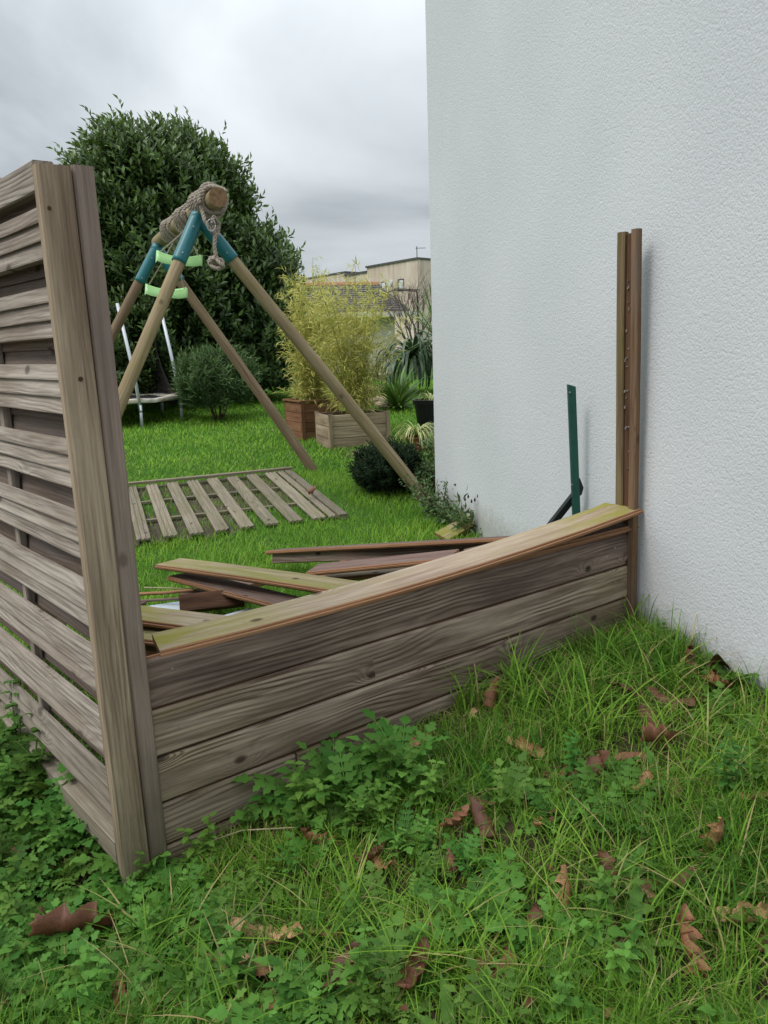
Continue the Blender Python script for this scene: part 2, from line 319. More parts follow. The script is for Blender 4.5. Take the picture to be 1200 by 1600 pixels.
class MB:
    def __init__(s): s.v = []; s.f = []; s.m = []
    def add(s, vs, fs, m=0):
        b = len(s.v); s.v += [tuple(v) for v in vs]; s.f += [tuple(i+b for i in f) for f in fs]; s.m += [m]*len(fs)
    def box(s, c, d, rot=None, m=0, bev=0):
        hx, hy, hz = [q/2 for q in d]; c = Vector(c)
        vs = [Vector((x, y, z)) for x in (-hx, hx) for y in (-hy, hy) for z in (-hz, hz)]
        if rot is not None: vs = [rot @ v for v in vs]
        s.add([v+c for v in vs], [(0, 1, 3, 2), (4, 6, 7, 5), (0, 4, 5, 1), (2, 3, 7, 6), (0, 2, 6, 4), (1, 5, 7, 3)], m)
    def prism(s, prof, L, n=1, m=0, warp=None, x0=0., capm=None):
        """profile in (y,z) swept along local X"""
        k = len(prof); vs = []
        for i in range(n+1):
            t = i/n
            for (y, z) in prof:
                p = Vector((x0+L*t, y, z))
                if warp: p = warp(t, p)
                vs.append(p)
        fs = [(i*k+j, (i+1)*k+j, (i+1)*k+(j+1) % k, i*k+(j+1) % k) for i in range(n) for j in range(k)]
        s.add(vs, fs, m)
        b = len(s.v)-len(vs)
        s.f += [tuple(b+j for j in range(k)), tuple(b+n*k+j for j in reversed(range(k)))]; s.m += [capm if capm is not None else m]*2
    def tube(s, pts, rad, n=8, m=0, cap=True):
        pts = [Vector(p) for p in pts]; rad = rad if isinstance(rad, (list, tuple)) else [rad]*len(pts)
        vs = []; up = Vector((0, 0, 1))
        d0 = (pts[1]-pts[0]).normalized()
        a = d0.orthogonal().normalized()
        for i, p in enumerate(pts):
            d = (pts[min(i+1, len(pts)-1)]-pts[max(i-1, 0)]).normalized()
            a = (a - d*a.dot(d));
            if a.length < 1e-6: a = d.orthogonal()
            a.normalize(); b = d.cross(a)
            for j in range(n):
                th = 2*math.pi*j/n; vs.append(p + (a*math.cos(th)+b*math.sin(th))*rad[i])
        fs = [(i*n+j, i*n+(j+1) % n, (i+1)*n+(j+1) % n, (i+1)*n+j) for i in range(len(pts)-1) for j in range(n)]
        if cap: fs += [tuple(reversed(range(n))), tuple((len(pts)-1)*n+j for j in range(n))]
        s.add(vs, fs, m)
    def lathe(s, prof, n=24, m=0, c=(0, 0, 0)):
        vs = [(c[0]+r*math.cos(2*math.pi*j/n), c[1]+r*math.sin(2*math.pi*j/n), c[2]+z) for r, z in prof for j in range(n)]
        fs = [(i*n+j, i*n+(j+1) % n, (i+1)*n+(j+1) % n, (i+1)*n+j) for i in range(len(prof)-1) for j in range(n)]
        s.add(vs, fs, m)
    def mesh(s, name):
        me = bpy.data.meshes.new(name); me.from_pydata(s.v, [], s.f); me.polygons.foreach_set('material_index', s.m); me.update(); return me
    def build(s, name, mats, parent=None, MW=None, local=False, smooth=False):
        return link(name, s.mesh(name), mats, parent, MW, local, smooth)
def frame(o, x, y):
    """matrix with origin o, local X along x, local Y close to y"""
    x = Vector(x).normalized(); y = Vector(y); z = x.cross(y).normalized(); y = z.cross(x)
    return Matrix(((x.x, y.x, z.x, o[0]), (x.y, y.y, z.y, o[1]), (x.z, y.z, z.z, o[2]), (0, 0, 0, 1)))
def bevel_prof(w, t, b=.004):
    return [(b, 0), (w-b, 0), (w, b), (w, t-b), (w-b, t), (b, t), (0, t-b), (0, b)]
def copy_tree(o, parent=None):
    c = o.copy(); COL.objects.link(c); c.parent = parent
    for ch in list(o.children): copy_tree(ch, c)
    return c
def npmesh(name, V, F, col=None, smooth=False):
    V = np.asarray(V, np.float32).reshape(-1, 3); F = np.asarray(F, np.int32); k = F.shape[1]
    me = bpy.data.meshes.new(name); me.vertices.add(len(V)); me.vertices.foreach_set('co', V.ravel())
    me.loops.add(F.size); me.loops.foreach_set('vertex_index', F.ravel())
    me.polygons.add(len(F)); me.polygons.foreach_set('loop_start', np.arange(0, F.size, k, dtype=np.int32))
    if smooth: me.polygons.foreach_set('use_smooth', np.ones(len(F), bool))
    if col is not None:
        a = me.color_attributes.new('col', 'FLOAT_COLOR', 'POINT'); c4 = np.ones((len(V), 4), np.float32); c4[:, :col.shape[1]] = col; a.data.foreach_set('color', c4.ravel())
    me.update(); me.validate(); return me
def unit(v): return v/np.maximum(np.linalg.norm(v, axis=-1, keepdims=True), 1e-9)
def leaf_arrays(P, D, U, L, W, cup=.25, droop=.15):
    """rhombic bent leaves: base P, direction D, face normal U"""
    D = unit(D); Sd = unit(np.cross(D, U)); U = np.cross(Sd, D); L = L[:, None]; W = W[:, None]
    mid = P + D*L*.5 + U*0
    v = np.stack([P, mid+Sd*W*.5+U*W*cup, mid-Sd*W*.5+U*W*cup, P+D*L*.52, P+D*L-U*L*droop], 1)
    n = len(P); b = np.arange(n)[:, None]*5
    f = np.concatenate([b+np.array([0, 1, 3]), b+np.array([0, 3, 2]), b+np.array([1, 4, 3]), b+np.array([3, 4, 2])])
    return v.reshape(-1, 3), f
def blade_arrays(P, D, H, W, lean, seg=3, curve=1.0):
    """grass blades: root P, lean direction D (horizontal), height H"""
    n = len(P); side = np.stack([-D[:, 1], D[:, 0], 0*D[:, 0]], 1); vs = []
    for i in range(seg+1):
        t = i/seg; c = P + D*(lean*t**1.8*H)[:, None] + np.array([0, 0, 1])*(H*t*(1-.35*np.minimum(lean, 1.6)*t*curve))[:, None]
        if i < seg:
            wv = (W*(1-.75*t**1.5))[:, None]; vs += [c-side*wv*.5, c+side*wv*.5]
        else: vs.append(c)
    k = 2*seg+1; v = np.stack(vs, 1); b = np.arange(n)[:, None]*k; f = []
    for i in range(seg-1): f += [b+np.array([2*i, 2*i+1, 2*i+3]), b+np.array([2*i, 2*i+3, 2*i+2])]
    f.append(b+np.array([2*seg-2, 2*seg-1, 2*seg])); return v.reshape(-1, 3), np.concatenate(f), k

# ------------------------------------------------------------------ ground
def build_ground():
    xs = np.unique(np.concatenate([np.linspace(-4, 4, 90), np.linspace(-16, 16, 60), np.linspace(-400, 400, 33)]))
    ys = np.unique(np.concatenate([np.linspace(-1, 9, 110), np.linspace(9, 30, 50), np.linspace(-400, 600, 41)]))
    X, Y = np.meshgrid(xs, ys); Z = gz(X, Y)
    n, m = X.shape; i = np.arange(n*m).reshape(n, m)
    F = np.stack([i[:-1, :-1], i[:-1, 1:], i[1:, 1:], i[1:, :-1]], -1).reshape(-1, 4)
    o = link('ground', npmesh('ground', np.stack([X, Y, Z], -1), F, smooth=True), ['ground']); tag(o, 'grassy garden ground sloping gently up behind the fence', kind='structure')
build_ground()

# ------------------------------------------------------------------ white house
FAR = Vector((.419, 6.309, 0)); NEAR = Vector((1.246, 2.449, 0)); WD = (NEAR-FAR).normalized(); WN = Vector((WD.y, -WD.x, 0))   # WN points away from the wall, into the house is -?
if WN.x > 0: WN = -WN
hs_ = empty('house', FAR, 'white rough stucco house whose blank wall fills the right side', 'house')
mb = MB(); A = FAR; B = FAR + WD*14; Dv = -WN*9
q = [A, B, B+Dv, A+Dv]; hz = 6.2
mb.add([(p.x, p.y, -.3) for p in q]+[(p.x, p.y, hz) for p in q], [(0, 1, 5, 4), (1, 2, 6, 5), (2, 3, 7, 6), (3, 0, 4, 7)])
mb.build('wall', ['stucco'], hs_)
mb = MB(); ov = .25
q2 = [A+WN*ov-WD*ov, B+WN*ov+WD*ov, B+Dv-WN*ov+WD*ov, A+Dv-WN*ov-WD*ov]; r1 = (A+A+Dv)/2+WD*3; r2 = (B+B+Dv)/2-WD*3
mb.add([(p.x, p.y, hz) for p in q2]+[(p.x, p.y, hz+.18) for p in q2]+[(r1.x, r1.y, hz+2.6), (r2.x, r2.y, hz+2.6)],
       [(3, 2, 1, 0), (0, 1, 5, 4), (1, 2, 6, 5), (2, 3, 7, 6), (3, 0, 4, 7), (4, 5, 9, 8), (5, 6, 9), (6, 7, 8, 9), (7, 4, 8)])
M['slate'] = simple('dark_slate', (.09, .085, .085), .6, 8, .3)
mb.build('roof', ['slate'], hs_)

# ------------------------------------------------------------------ fence geometry
UD = Vector((.8, .6, 0))               # along the low board fence
UN = Vector((.6, -.8, 0))              # its outward normal (towards the camera)
LD = Vector((-.649, .76, 0)).normalized()       # along the tall left fence
LN = Vector((-LD.y, LD.x, 0));                  # its outward normal
if LN.y > 0: LN = -LN
PB = atY(232, 1030, 2.0)               # near top corner of the low boards
P_PLANE = Vector((PB.x, PB.y, 0))
def onpanel(x, y, back=0.): return onplane(x, y, P_PLANE-UN*back, UN)
PE = onpanel(983, 832)
LEN = (Vector((PE.x, PE.y, 0))-P_PLANE).length

# low fence: five courses of boards, the lower ones in two or three lengths
lf = empty('board_fence', (P_PLANE.x, P_PLANE.y, 0), 'low fence of four wide weathered boards between the tall left post and the white wall', 'fence')
# measured seam heights (z) at both ends of each course
def zz_(x, y): return onpanel(x, y).z
left_z = [zz_(232, 1030), zz_(240, 1110), zz_(246, 1185), zz_(255, 1256), zz_(262, 1322)]
right_z = [zz_(983, 832), zz_(983, 882), zz_(983, 933), zz_(974, 981), zz_(960, 1030)]
print('seams', [round(v, 3) for v in left_z], [round(v, 3) for v in right_z], 'len', LEN)
left_z.append(left_z[-1]-.135); right_z.append(right_z[-1]-.135)
def course(k, t0, t1, m, dy=0.):
    zl0, zr0, zl1, zr1 = left_z[k], right_z[k], left_z[k+1], right_z[k+1]
    def top(t): return zl0+(zr0-zl0)*t
    def bot(t): return zl1+(zr1-zl1)*t
    a = P_PLANE + UD*(LEN*t0); L = LEN*(t1-t0); T = .028; n = 12
    o0 = Vector((a.x, a.y, bot(t0))); MW = frame(o0, UD, Vector((0, 0, 1)))      # local Y up, local Z = outward?
    mb = MB(); g = .0036; b = .006; tk = T
    prof0 = None; vs = []
    # profile (y, z): z<0 is into the fence; tongue on top
    for i in range(n+1):
        t = t0+(t1-t0)*i/n; h = top(t)-bot(t); yb = bot(t)-bot(t0)
        wav = .0015*math.sin(t*9+k)
        pr = [(g, -b+wav), (g+b, wav), (h-g-b, wav), (h-g, -b+wav), (h-g, -.010), (h-g+.006, -.010), (h-g+.006, -.018), (h-g, -.018), (h-g, -tk), (g, -tk)]
        vs += [Vector((L*i/n, yb+y, z+dy)) for y, z in pr]
    kk = 10; s = 1 if MW.col[2].to_3d().dot(UN) > 0 else -1
    if s < 0: vs = [Vector((v.x, v.y, -v.z)) for v in vs]
    fs = []; ms = []
    for i in range(n):
        for j in range(kk):
            fs.append((i*kk+j, (i+1)*kk+j, (i+1)*kk+(j+1) % kk, i*kk+(j+1) % kk)); ms.append(1 if j in (4, 5, 6) else 0)
    base = len(mb.v); mb.add(vs, fs); mb.m = ms
    mb.f += [tuple(range(kk)), tuple(n*kk+j for j in range(kk))]; mb.m += [0, 0]
    o = mb.build('board', [m, 'fresh' if k == 0 else 'rot'], lf, MW)
    return o
course(0, -.02, 1, 'board_dark')['label'] = 'darkest top board with orange upper edge'
course(1, -.02, 1, 'board'); course(2, -.02, 1, 'board')
course(3, -.02, .205, 'board'); course(3, .2088, .72, 'board'); course(3, .7238, 1, 'board')
course(4, -.02, .42, 'board'); course(4, .4225, 1, 'board')
# screw heads
for t, k, f in ((.03, 0, .3), (.955, 0, .35), (.97, 0, .75), (.93, 0, .55), (.96, 1, .4), (.03, 1, .5), (.965, 2, .5)):
    z = (left_z[k]+(right_z[k]-left_z[k])*t)*(1-f)+(left_z[k+1]+(right_z[k+1]-left_z[k+1])*t)*f
    p = P_PLANE+UD*LEN*t+Vector((0, 0, z)); mb = MB()
    mb.tube([p-UN*.004, p+UN*.0022], .0035, 10); mb.build('screw', ['steel'], lf)

# ------------------------------------------------------------------ tall corner post (left): broad piece and narrower piece side by side
def lean_post(name, pieces, base_pt, ax, lean, ztop, label, cat='post', group=None):
    """pieces: (u0,u1, n0,n1, top offset, material, part name); lean = shift of the top along ax"""
    root = empty(name, base_pt, label, cat, group)
    H = ztop-base_pt[2]; zax = (Vector((0, 0, H))+lean).normalized()
    for (u0, u1, n0, n1, dz, m, pn, lb) in pieces:
        o0 = Vector(base_pt)+ax*u0-ax.cross(Vector((0, 0, 1)))*0
        nn = Vector((ax.y, -ax.x, 0))     # outward normal
        MW = frame(Vector(base_pt)+ax*u0+nn*n0, zax, ax)
        mb = MB(); W_ = u1-u0; T_ = n1-n0
        sgn = 1 if MW.col[2].to_3d().dot(nn) > 0 else -1
        pr = [(y, z*sgn) for y, z in bevel_prof(W_, T_, .005)]
        Lp = H/zax.z+dz
        ph = random.uniform(0, 6)
        def warp(t, p): return Vector((p.x, p.y+.0012*math.sin(t*9+ph), p.z+.0012*math.sin(t*7+ph)))
        mb.prism(pr, Lp+.25, 14, 0, warp, x0=-.25)
        o = mb.build(pn, [m], root, MW)
        if lb: o['label'] = lb
    return root
zb = -.02
PL_top = Vector(atY(57, 253, 2.0)); bl = onz(172, 1290, 0.10); 
# base left corner of the broad piece: solve on the vertical plane parallel to the low fence
pl_plane = P_PLANE+UN*.02
def onpost(x, y): return onplane(x, y, pl_plane, UN)
a0 = onpost(172, 1200); a1 = onpost(57, 254); b0 = onpost(222, 1200); c0 = onpost(258, 1250)
slope = (a0-a1)/(a0.z-a1.z)            # leaning of the post per metre of height
base = a0 - slope*(a0.z-zb)
lw = UD.dot(onpost(219, 1200)-onpost(170, 1200)); rw = UD.dot(onpost(251, 1200)-onpost(221, 1200)); tw = UD.dot(onpost(110, 262)-onpost(57, 254)); tr = UD.dot(onpost(146, 265)-onpost(113, 263))
print('post widths', lw, rw, tw, tr, 'base', base, 'top', a1)
lw = (lw+tw)/2; rw = (rw+tr)/2
H_ = a1.z-zb
lean_v = (a1-base); lean_v = Vector((lean_v.x, lean_v.y, 0))
cp = lean_post('fence_post', [(0, lw, -.042, 0, 0, 'post', 'post_half', 'broad tan-grey half of the post'), (lw+.004, lw+.004+rw, -.085, -.008, .006, 'post_plum', 'post_half', 'narrow plum-grey half of the post')],
               base, UD, lean_v, a1.z, 'tall grey wooden corner post where the slatted fence meets the low boards', 'post')
for (x, y, r_) in ((77, 325, .0045), (126, 592, .0055)):
    c = onpost(x, y); mb = MB(); mb.tube([c-UN*.003, c+UN*.0012], r_, 10); mb.build('screw_hole', ['rot'], cp)
# ------------------------------------------------------------------ slatted fence panel builder (local X along slats, Z up the stack, Y outwards)
def make_panel(root, mats, W_=1.8, nfront=9, both=True, sw_=.122):
    mf, mbk, mr = mats; top = 1.80
    def strip(pn, x0, x1, z0, z1, y0, y1, m, lips=0, vert=False):
        L = (x1-x0) if not vert else (z1-z0)
        if vert: MW = Matrix(((0, 1, 0, x0), (0, 0, 1, y0), (1, 0, 0, z0), (0, 0, 0, 1)))
        else: MW = Matrix(((1, 0, 0, x0), (0, 0, 1, y0), (0, 1, 0, z0), (0, 0, 0, 1)))
        w_ = (z1-z0) if not vert else (x1-x0); tk = y1-y0; mb = MB()
        if lips:
            pr = [(0, 0)]
            for i in range(lips):
                a = w_*(lips-i)/lips
            pr = [(0, 0), (w_, 0)]
            for i in range(lips):            # stepped weatherboard face, from the top down
                ya = w_*(1-i/lips); yb = w_*(1-(i+1)/lips)
                pr += [(ya-.0005, tk*.55), (ya-.004, tk*.62), (yb+.008, tk), (yb+.004, tk*.98), (yb+.0025, tk*.55)]
            pr = pr[:2]+pr[2:]
        else: pr = bevel_prof(w_, tk, .003)
        ph = random.uniform(0, 6)
        def warp(t, p): return Vector((p.x, p.y+.0015*math.sin(t*6+ph), p.z+.002*math.sin(t*5+ph)))
        mb.prism(pr, L, 16, 0, warp)
        return mb.build(pn, [m], root, MW, local=True)
    strip('rail', 0, W_, top-.068, top, -.012, .036, mr)
    strip('rail', 0, W_, 0, .07, -.012, .036, mr)
    if not both:
        strip('front_slat', .004, W_-.004, .085, .135, .012, .034, mf, 2)
        strip('rail', -.022, .022, -.01, top+.01, .0365, .058, mr, vert=True)
    p = (1.80-.07-.07)/9.2
    for i in range(nfront):
        z1 = top-.068-.028-i*p*1.0; z0 = z1-sw_
        if z0 < .075: z0 = .075
        strip('front_slat', .004, W_-.004, z0, z1, .0125, .031, mf, 3)
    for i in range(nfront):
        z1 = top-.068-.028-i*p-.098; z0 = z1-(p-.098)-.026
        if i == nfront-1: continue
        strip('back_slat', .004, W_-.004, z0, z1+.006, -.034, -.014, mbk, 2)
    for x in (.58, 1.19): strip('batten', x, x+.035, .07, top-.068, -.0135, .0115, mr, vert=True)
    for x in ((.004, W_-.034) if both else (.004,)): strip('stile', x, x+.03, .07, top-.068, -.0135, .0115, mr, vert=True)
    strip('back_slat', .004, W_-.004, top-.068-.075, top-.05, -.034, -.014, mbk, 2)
zt_l = onplane(50, 279, base+LN*.0, LN).z
plb = base+slope*(.9)
org = Vector((base.x, base.y, 0))+Vector((slope.x, slope.y, 0))*.9 - UN*.043 - LN*.036
zpt = onplane(50, 279, org+LN*.03, LN).z
print('left fence top z', zpt)
Xl = LD; sh = slope
Ml = Matrix(((Xl.x, LN.x, slope.x, org.x-slope.x*(1.0)), (Xl.y, LN.y, slope.y, org.y-slope.y*(1.0)), (0, 0, 1, zpt-1.80), (0, 0, 0, 1)))
# keep the panel rigid: the stack follows the lean of the post
zx = Vector((slope.x, slope.y, 1)).normalized(); Ml = frame(Vector((0, 0, 0)), Xl, LN)
yv = zx.cross(Xl).normalized(); 
if yv.dot(LN) < 0: yv = -yv
xv = (Xl - zx*Xl.dot(zx)*0).normalized()
zv = (zx - xv*zx.dot(xv)); zv = zx
o0 = org - Vector((slope.x, slope.y, 0))*.9 + Vector((slope.x, slope.y, 0))*(zpt-1.8)
xv = Xl; zv = (zx-xv*zx.dot(xv)).normalized(); yv = zv.cross(xv).normalized()
if yv.dot(LN) < 0: yv = -yv
# no mirroring: make it right handed by running X towards the post if needed
hand = xv.cross(yv).dot(zv)
if hand < 0: xv2 = -xv; o0 = o0 + xv*1.8
else: xv2 = xv
Ml = Matrix(((xv2.x, yv.x, zv.x, o0.x), (xv2.y, yv.y, zv.y, o0.y), (xv2.z, yv.z, zv.z, o0.z), (0, 0, 0, 1)))
lp = empty('slatted_fence', label='tall upright grey slatted fence panel attached left of the corner post', cat='fence panel', group='slatted fence panels', M4=Ml)
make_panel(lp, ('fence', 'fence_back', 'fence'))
# tip of a further post behind the panel
pz = atY(-4, 282, 3.4)
rp_ = empty('fence_post', (pz.x, pz.y, float(gz(pz.x, pz.y))), 'grey post tip peeping over the tall slatted fence at the far left edge', 'post')
mb = MB(); mb.prism(bevel_prof(.09, .09, .006), pz.z-rp_.location.z+.2, 4, x0=-.2); mb.build('shaft', ['post'], rp_, frame(rp_.location+Vector((-.045, -.045, 0)), (-.02, 0, 1), (1, 0, 0)))
mb = MB(); mb.add([(-.05, -.05, 0), (.05, -.05, 0), (.05, .05, 0), (-.05, .05, 0), (0, 0, .04)], [(0, 1, 4), (1, 2, 4), (2, 3, 4), (3, 0, 4), (3, 2, 1, 0)])
mb.build('cap', ['post'], rp_, Matrix.Translation(Vector((pz.x-.03, pz.y, pz.z+.001))))

# panel lying on the lawn
PC = [ter(205, 775), ter(455, 742), ter(555, 812), ter(215, 868)]
fdir = ((PC[2]-PC[1]).normalized()+(PC[3]-PC[0]).normalized()).normalized()      # along slats, towards the camera
edir = (PC[1]-PC[0]).normalized(); nrm = edir.cross(fdir).normalized()
if nrm.z < 0: nrm = -nrm
zax = edir; xax = fdir; yax = zax.cross(xax).normalized()
if yax.z < 0: zax = -zax; yax = zax.cross(xax).normalized()
zax = xax.cross(yax).normalized()
o1 = PC[1] if zax.dot(edir) < 0 else PC[1]-edir*1.8
o1 = o1 + Vector((0, 0, .022))
Mp = Matrix(((xax.x, yax.x, zax.x, o1.x), (xax.y, yax.y, zax.y, o1.y), (xax.z, yax.z, zax.z, o1.z), (0, 0, 0, 1)))
lay = empty('slatted_fence', label='slatted fence panel lying flat on the lawn with grass growing through it', cat='fence panel', group='slatted fence panels', M4=Mp)
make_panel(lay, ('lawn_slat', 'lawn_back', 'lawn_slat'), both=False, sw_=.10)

# ------------------------------------------------------------------ right post against the wall: two flanges and a rotten slot
rb = atY(987, 975, 3.2); rt = atY(962, 360, 3.2)
E0 = Vector((PE.x, PE.y, 0))           # end of the boards
basr = E0 + UD*.002 + Vector((0, 0, rb.z-.03)); lv = Vector((-.035, -.02, 0))
topz = onplane(978, 357, E0, UN).z
print('right post top', topz, 'base z', basr.z, 'gap to wall', (FAR-basr).dot(WN))
lean_post('fence_post', [(0, .034, -.002, .030, 0, 'post_brown', 'flange', 'brown outer flange'), (0.004, .036, -.070, -.034, -.004, 'post_mossy', 'flange', 'mossy inner flange'),
                         (.014, .044, -.034, -.002, -.012, 'rot', 'web', 'dark rotten web between the flanges')],
          basr, UD, lv, topz, 'brown slotted post standing against the white wall at the end of the low boards')
# cobwebs and snail-like crumbs lodged in the slot
mb = MB()
for i in range(18):
    zc = random.choice((random.gauss(1.42, .10), random.gauss(1.22, .07), random.gauss(1.0, .1))); tz = (zc-basr.z)/(topz-basr.z)
    c = basr+lv*tz+UD*(.012)+UN*random.uniform(-.031, -.006); c.z = zc
    mb.box(c, (random.uniform(.003, .006), random.uniform(.003, .007), random.uniform(.004, .016)), Matrix.Rotation(random.uniform(0, 3), 3, Vector((random.random(), random.random(), 1)).normalized()))
dbo = mb.build('slot_crumbs', ['dirt']); tag(dbo, 'pale crumbs and cobweb lodged in the slot of the brown post', 'debris', kind='stuff')

# ------------------------------------------------------------------ loose boards
def plank(A, B, width, tilt, thick, m, label, name='loose_board', cat='board', up=Vector((0, 0, 1)), back=1, twist=0., bow=0., tongue=True, edge='fresh', group='loose boards heaped behind the low fence', miter=0., miter2=0.):
    """A->B is the near lower edge; the board extends `width` backwards, rising by `tilt` radians"""
    A = Vector(A); B = Vector(B); x = (B-A).normalized(); h = up.cross(x).normalized()
    if h.y*back < 0: h = -h
    yv = (h*math.cos(tilt) + x.cross(h)*0 + (up-x*up.dot(x)).normalized()*math.sin(tilt)).normalized()
    MW = frame(A, x, yv); zl = MW.col[2].to_3d(); s = -1 if zl.z > 0 else 1      # thickness goes downwards
    L = (B-A).length; t_ = thick; b = .003
    pr = [(b, 0), (width-b, 0), (width, -b), (width, -t_), (0, -t_)]
    if tongue: pr += [(0, -t_*.66), (-.009, -t_*.66), (-.009, -t_*.34), (0, -t_*.34), (0, -b)]
    else: pr += [(0, -b)]
    k = len(pr); n = 16; vs = []
    for i in range(n+1):
        t = i/n; a = twist*(t-.5); 
        for (y, z) in pr:
            yy = (y-width/2)*math.cos(a)-z*math.sin(a)+width/2; zz2 = (y-width/2)*math.sin(a)+z*math.cos(a)
            xx = L*t + (miter*(y/width) if i == 0 else 0) + (miter2*(y/width) if i == n else 0)
            vs.append(Vector((xx, yy, (zz2+bow*4*t*(1-t))*(-s))))
    fs = [(i*k+j, (i+1)*k+j, (i+1)*k+(j+1) % k, i*k+(j+1) % k) for i in range(n) for j in range(k)]
    mb = MB(); mb.add(vs, fs); ed = set(range(4, k)) if tongue else {4}
    mb.m = [1 if (q % k) in ed else 0 for q in range(n*k)]
    mb.f += [tuple(range(k)), tuple(n*k+j for j in range(k))]; mb.m += [1, 1]
    o = mb.build(name, [m, edge], None, MW); tag(o, label, cat, group); return o
# long pale board on top of the fence
lo_A = onpanel(250, 1021, .012); lo_A.z += .004
lo_B = onpanel(1002, 793, -.035)
fl = onplane(262, 986, P_PLANE-UN*.13, UN)
print('long board', lo_A, lo_B, 'L', (lo_B-lo_A).length, 'far-left dz', fl.z-lo_A.z)
plank(lo_A, lo_B, .142, .06, .026, 'pale', 'long pale board laid slantwise along the top of the low fence', twist=.10, miter=.03, miter2=-.06, bow=-.030)
# second board wedged under it near the post
uA = onpanel(765, 876, .004); uB = onpanel(996, 819, -.01)
plank(uA, uB, .14, .12, .024, 'board_dark', 'dark board wedged under the raised end of the long pale board', miter2=-.02)
plank(onz(243, 882, .25), onz(545, 926, .37), .14, .05, .026, 'mossy', 'greenish board lying highest on the heap, beneath the long pale board', miter=.03, bow=.004)
plank(onz(262, 900, .19), onz(440, 947, .27), .135, .02, .026, 'plum', 'plum-brown board lying under the greenish board on the heap', miter=.05)
plank(onz(300, 938, .12), onz(420, 905, .12), .12, .1, .03, 'plum', 'short brown board lying crosswise low in the heap', tongue=False)
plank(onz(170, 962, .30), onz(400, 993, .36), .14, .05, .026, 'pale', 'pale board beside the corner post, upper of the pair of ends there')
plank(onz(160, 991, .25), onz(300, 1008, .31), .14, .05, .026, 'mossy', 'green-stained board beside the corner post, lower of the pair of ends there')
plank(onz(160, 1012, .20), onz(300, 1024, .25), .14, .05, .026, 'pale', 'pale board lowest beside the corner post, mostly hidden by the long board')
# long dark boards leaning on edge, far side of the heap
plank(onz(425, 880, .10), onz(850, 866, .32), .075, 1.25, .024, 'board_dark', 'long dark board standing on its edge at the back of the heap', back=1, tongue=False, edge='fresh')
plank(onz(415, 861, .17), onz(830, 838, .42), .13, -.13, .022, 'plum', 'long reddish edged board capping the dark board at the back of the heap')
plank(onz(478, 894, .22), onz(700, 872, .38), .13, .1, .024, 'plum', 'reddish board pointing at the white wall, in the middle of the heap')
plank(onz(500, 905, .16), onz(720, 884, .31), .13, .12, .024, 'board', 'grey board just beneath the reddish board in the middle of the heap')
plank(onz(470, 918, .12), onz(560, 880, .16), .09, .2, .022, 'fresh', 'orange split board poking out of the middle of the heap', tongue=False)
plank(onz(560, 912, .10), onz(760, 905, .24), .14, .1, .024, 'board_dark', 'dark board low in the heap behind the long pale board')
# sticks, rough block, pale sheet
def stick(pts, r, m, label, name='stick', group='thin sticks in the heap', n=6, cat='stick'):
    pts = [Vector(p) for p in pts]; o_ = pts[0]; x = (pts[-1]-pts[0]).normalized(); MW = frame(o_, x, Vector((.1, .3, 1)) if abs(x.z) < .9 else (1, 0, 0)); iv = MW.inverted()
    mb = MB(); pp = []; rr = []
    for i in range(len(pts)-1):
        for k in range(4): pp.append(iv @ pts[i].lerp(pts[i+1], k/4)); 
    pp.append(iv @ pts[-1]); mb.tube(pp, r, n); o = mb.build(name, [m], None, MW, smooth=True); return tag(o, label, cat, group)
stick([onz(205, 929, .14), onz(262, 926, .16), onz(303, 922, .17)], .009, 'fresh', 'orange stick lying in the heap beside the corner post')
stick([onz(205, 940, .12), onz(300, 934, .15), onz(356, 930, .16)], .007, 'plum', 'brown stick lying just above the pale sheet in the heap')
stick([onz(225, 918, .10), onz(300, 920, .15), onz(350, 928, .15)], .004, 'straw', 'thin straw-coloured stick curving over the heap edge')
stick([onz(205, 951, .12), onz(228, 941, .13)], .010, 'plum', 'short stub of brown stick touching the corner post')
bl_ = plank(onz(281, 956, .16), onz(382, 944, .17), .085, .95, .04, 'rot', 'rough bark-edged timber block beside the pale sheet in the heap', name='timber_block', cat='timber', tongue=False, group=None, edge='rot')
mb = MB(); sh_ = [onz(228, 947, .11), onz(283, 939, .11), onz(283, 957, .11), onz(240, 957, .11)]
mb.add(sh_+[p-Vector((0, 0, .008)) for p in sh_], [(0, 1, 2, 3), (7, 6, 5, 4), (0, 4, 5, 1), (1, 5, 6, 2), (2, 6, 7, 3), (3, 7, 4, 0)])
o = mb.build('sheet', ['slab']); tag(o, 'pale blue-grey sheet lying in the heap of boards', 'sheet')
mb = MB(); sh_ = [onz(335, 965, .14), onz(390, 950, .16), onz(400, 957, .16), onz(345, 972, .14)]
mb.add(sh_+[p-Vector((0, 0, .01)) for p in sh_], [(0, 1, 2, 3), (7, 6, 5, 4), (0, 4, 5, 1), (1, 5, 6, 2), (2, 6, 7, 3), (3, 7, 4, 0)])
o = mb.build('sheet', ['white_pot']); tag(o, 'narrow white strip showing between boards in the heap', 'sheet')
# scraps by the wall corner
stick([ter(690, 838)+Vector((0, 0, .02)), ter(735, 815)+Vector((0, 0, .12)), atY(770, 806, ter(735, 830).y-.1)], .009, 'log_brown', 'brown stick slanting up against the foot of the white wall', group=None)
plank(ter(700, 850)+Vector((0, 0, .03)), ter(770, 826)+Vector((0, 0, .10)), .12, .3, .02, 'pale', 'pale offcut lying at the foot of the white wall', group=None, tongue=False)

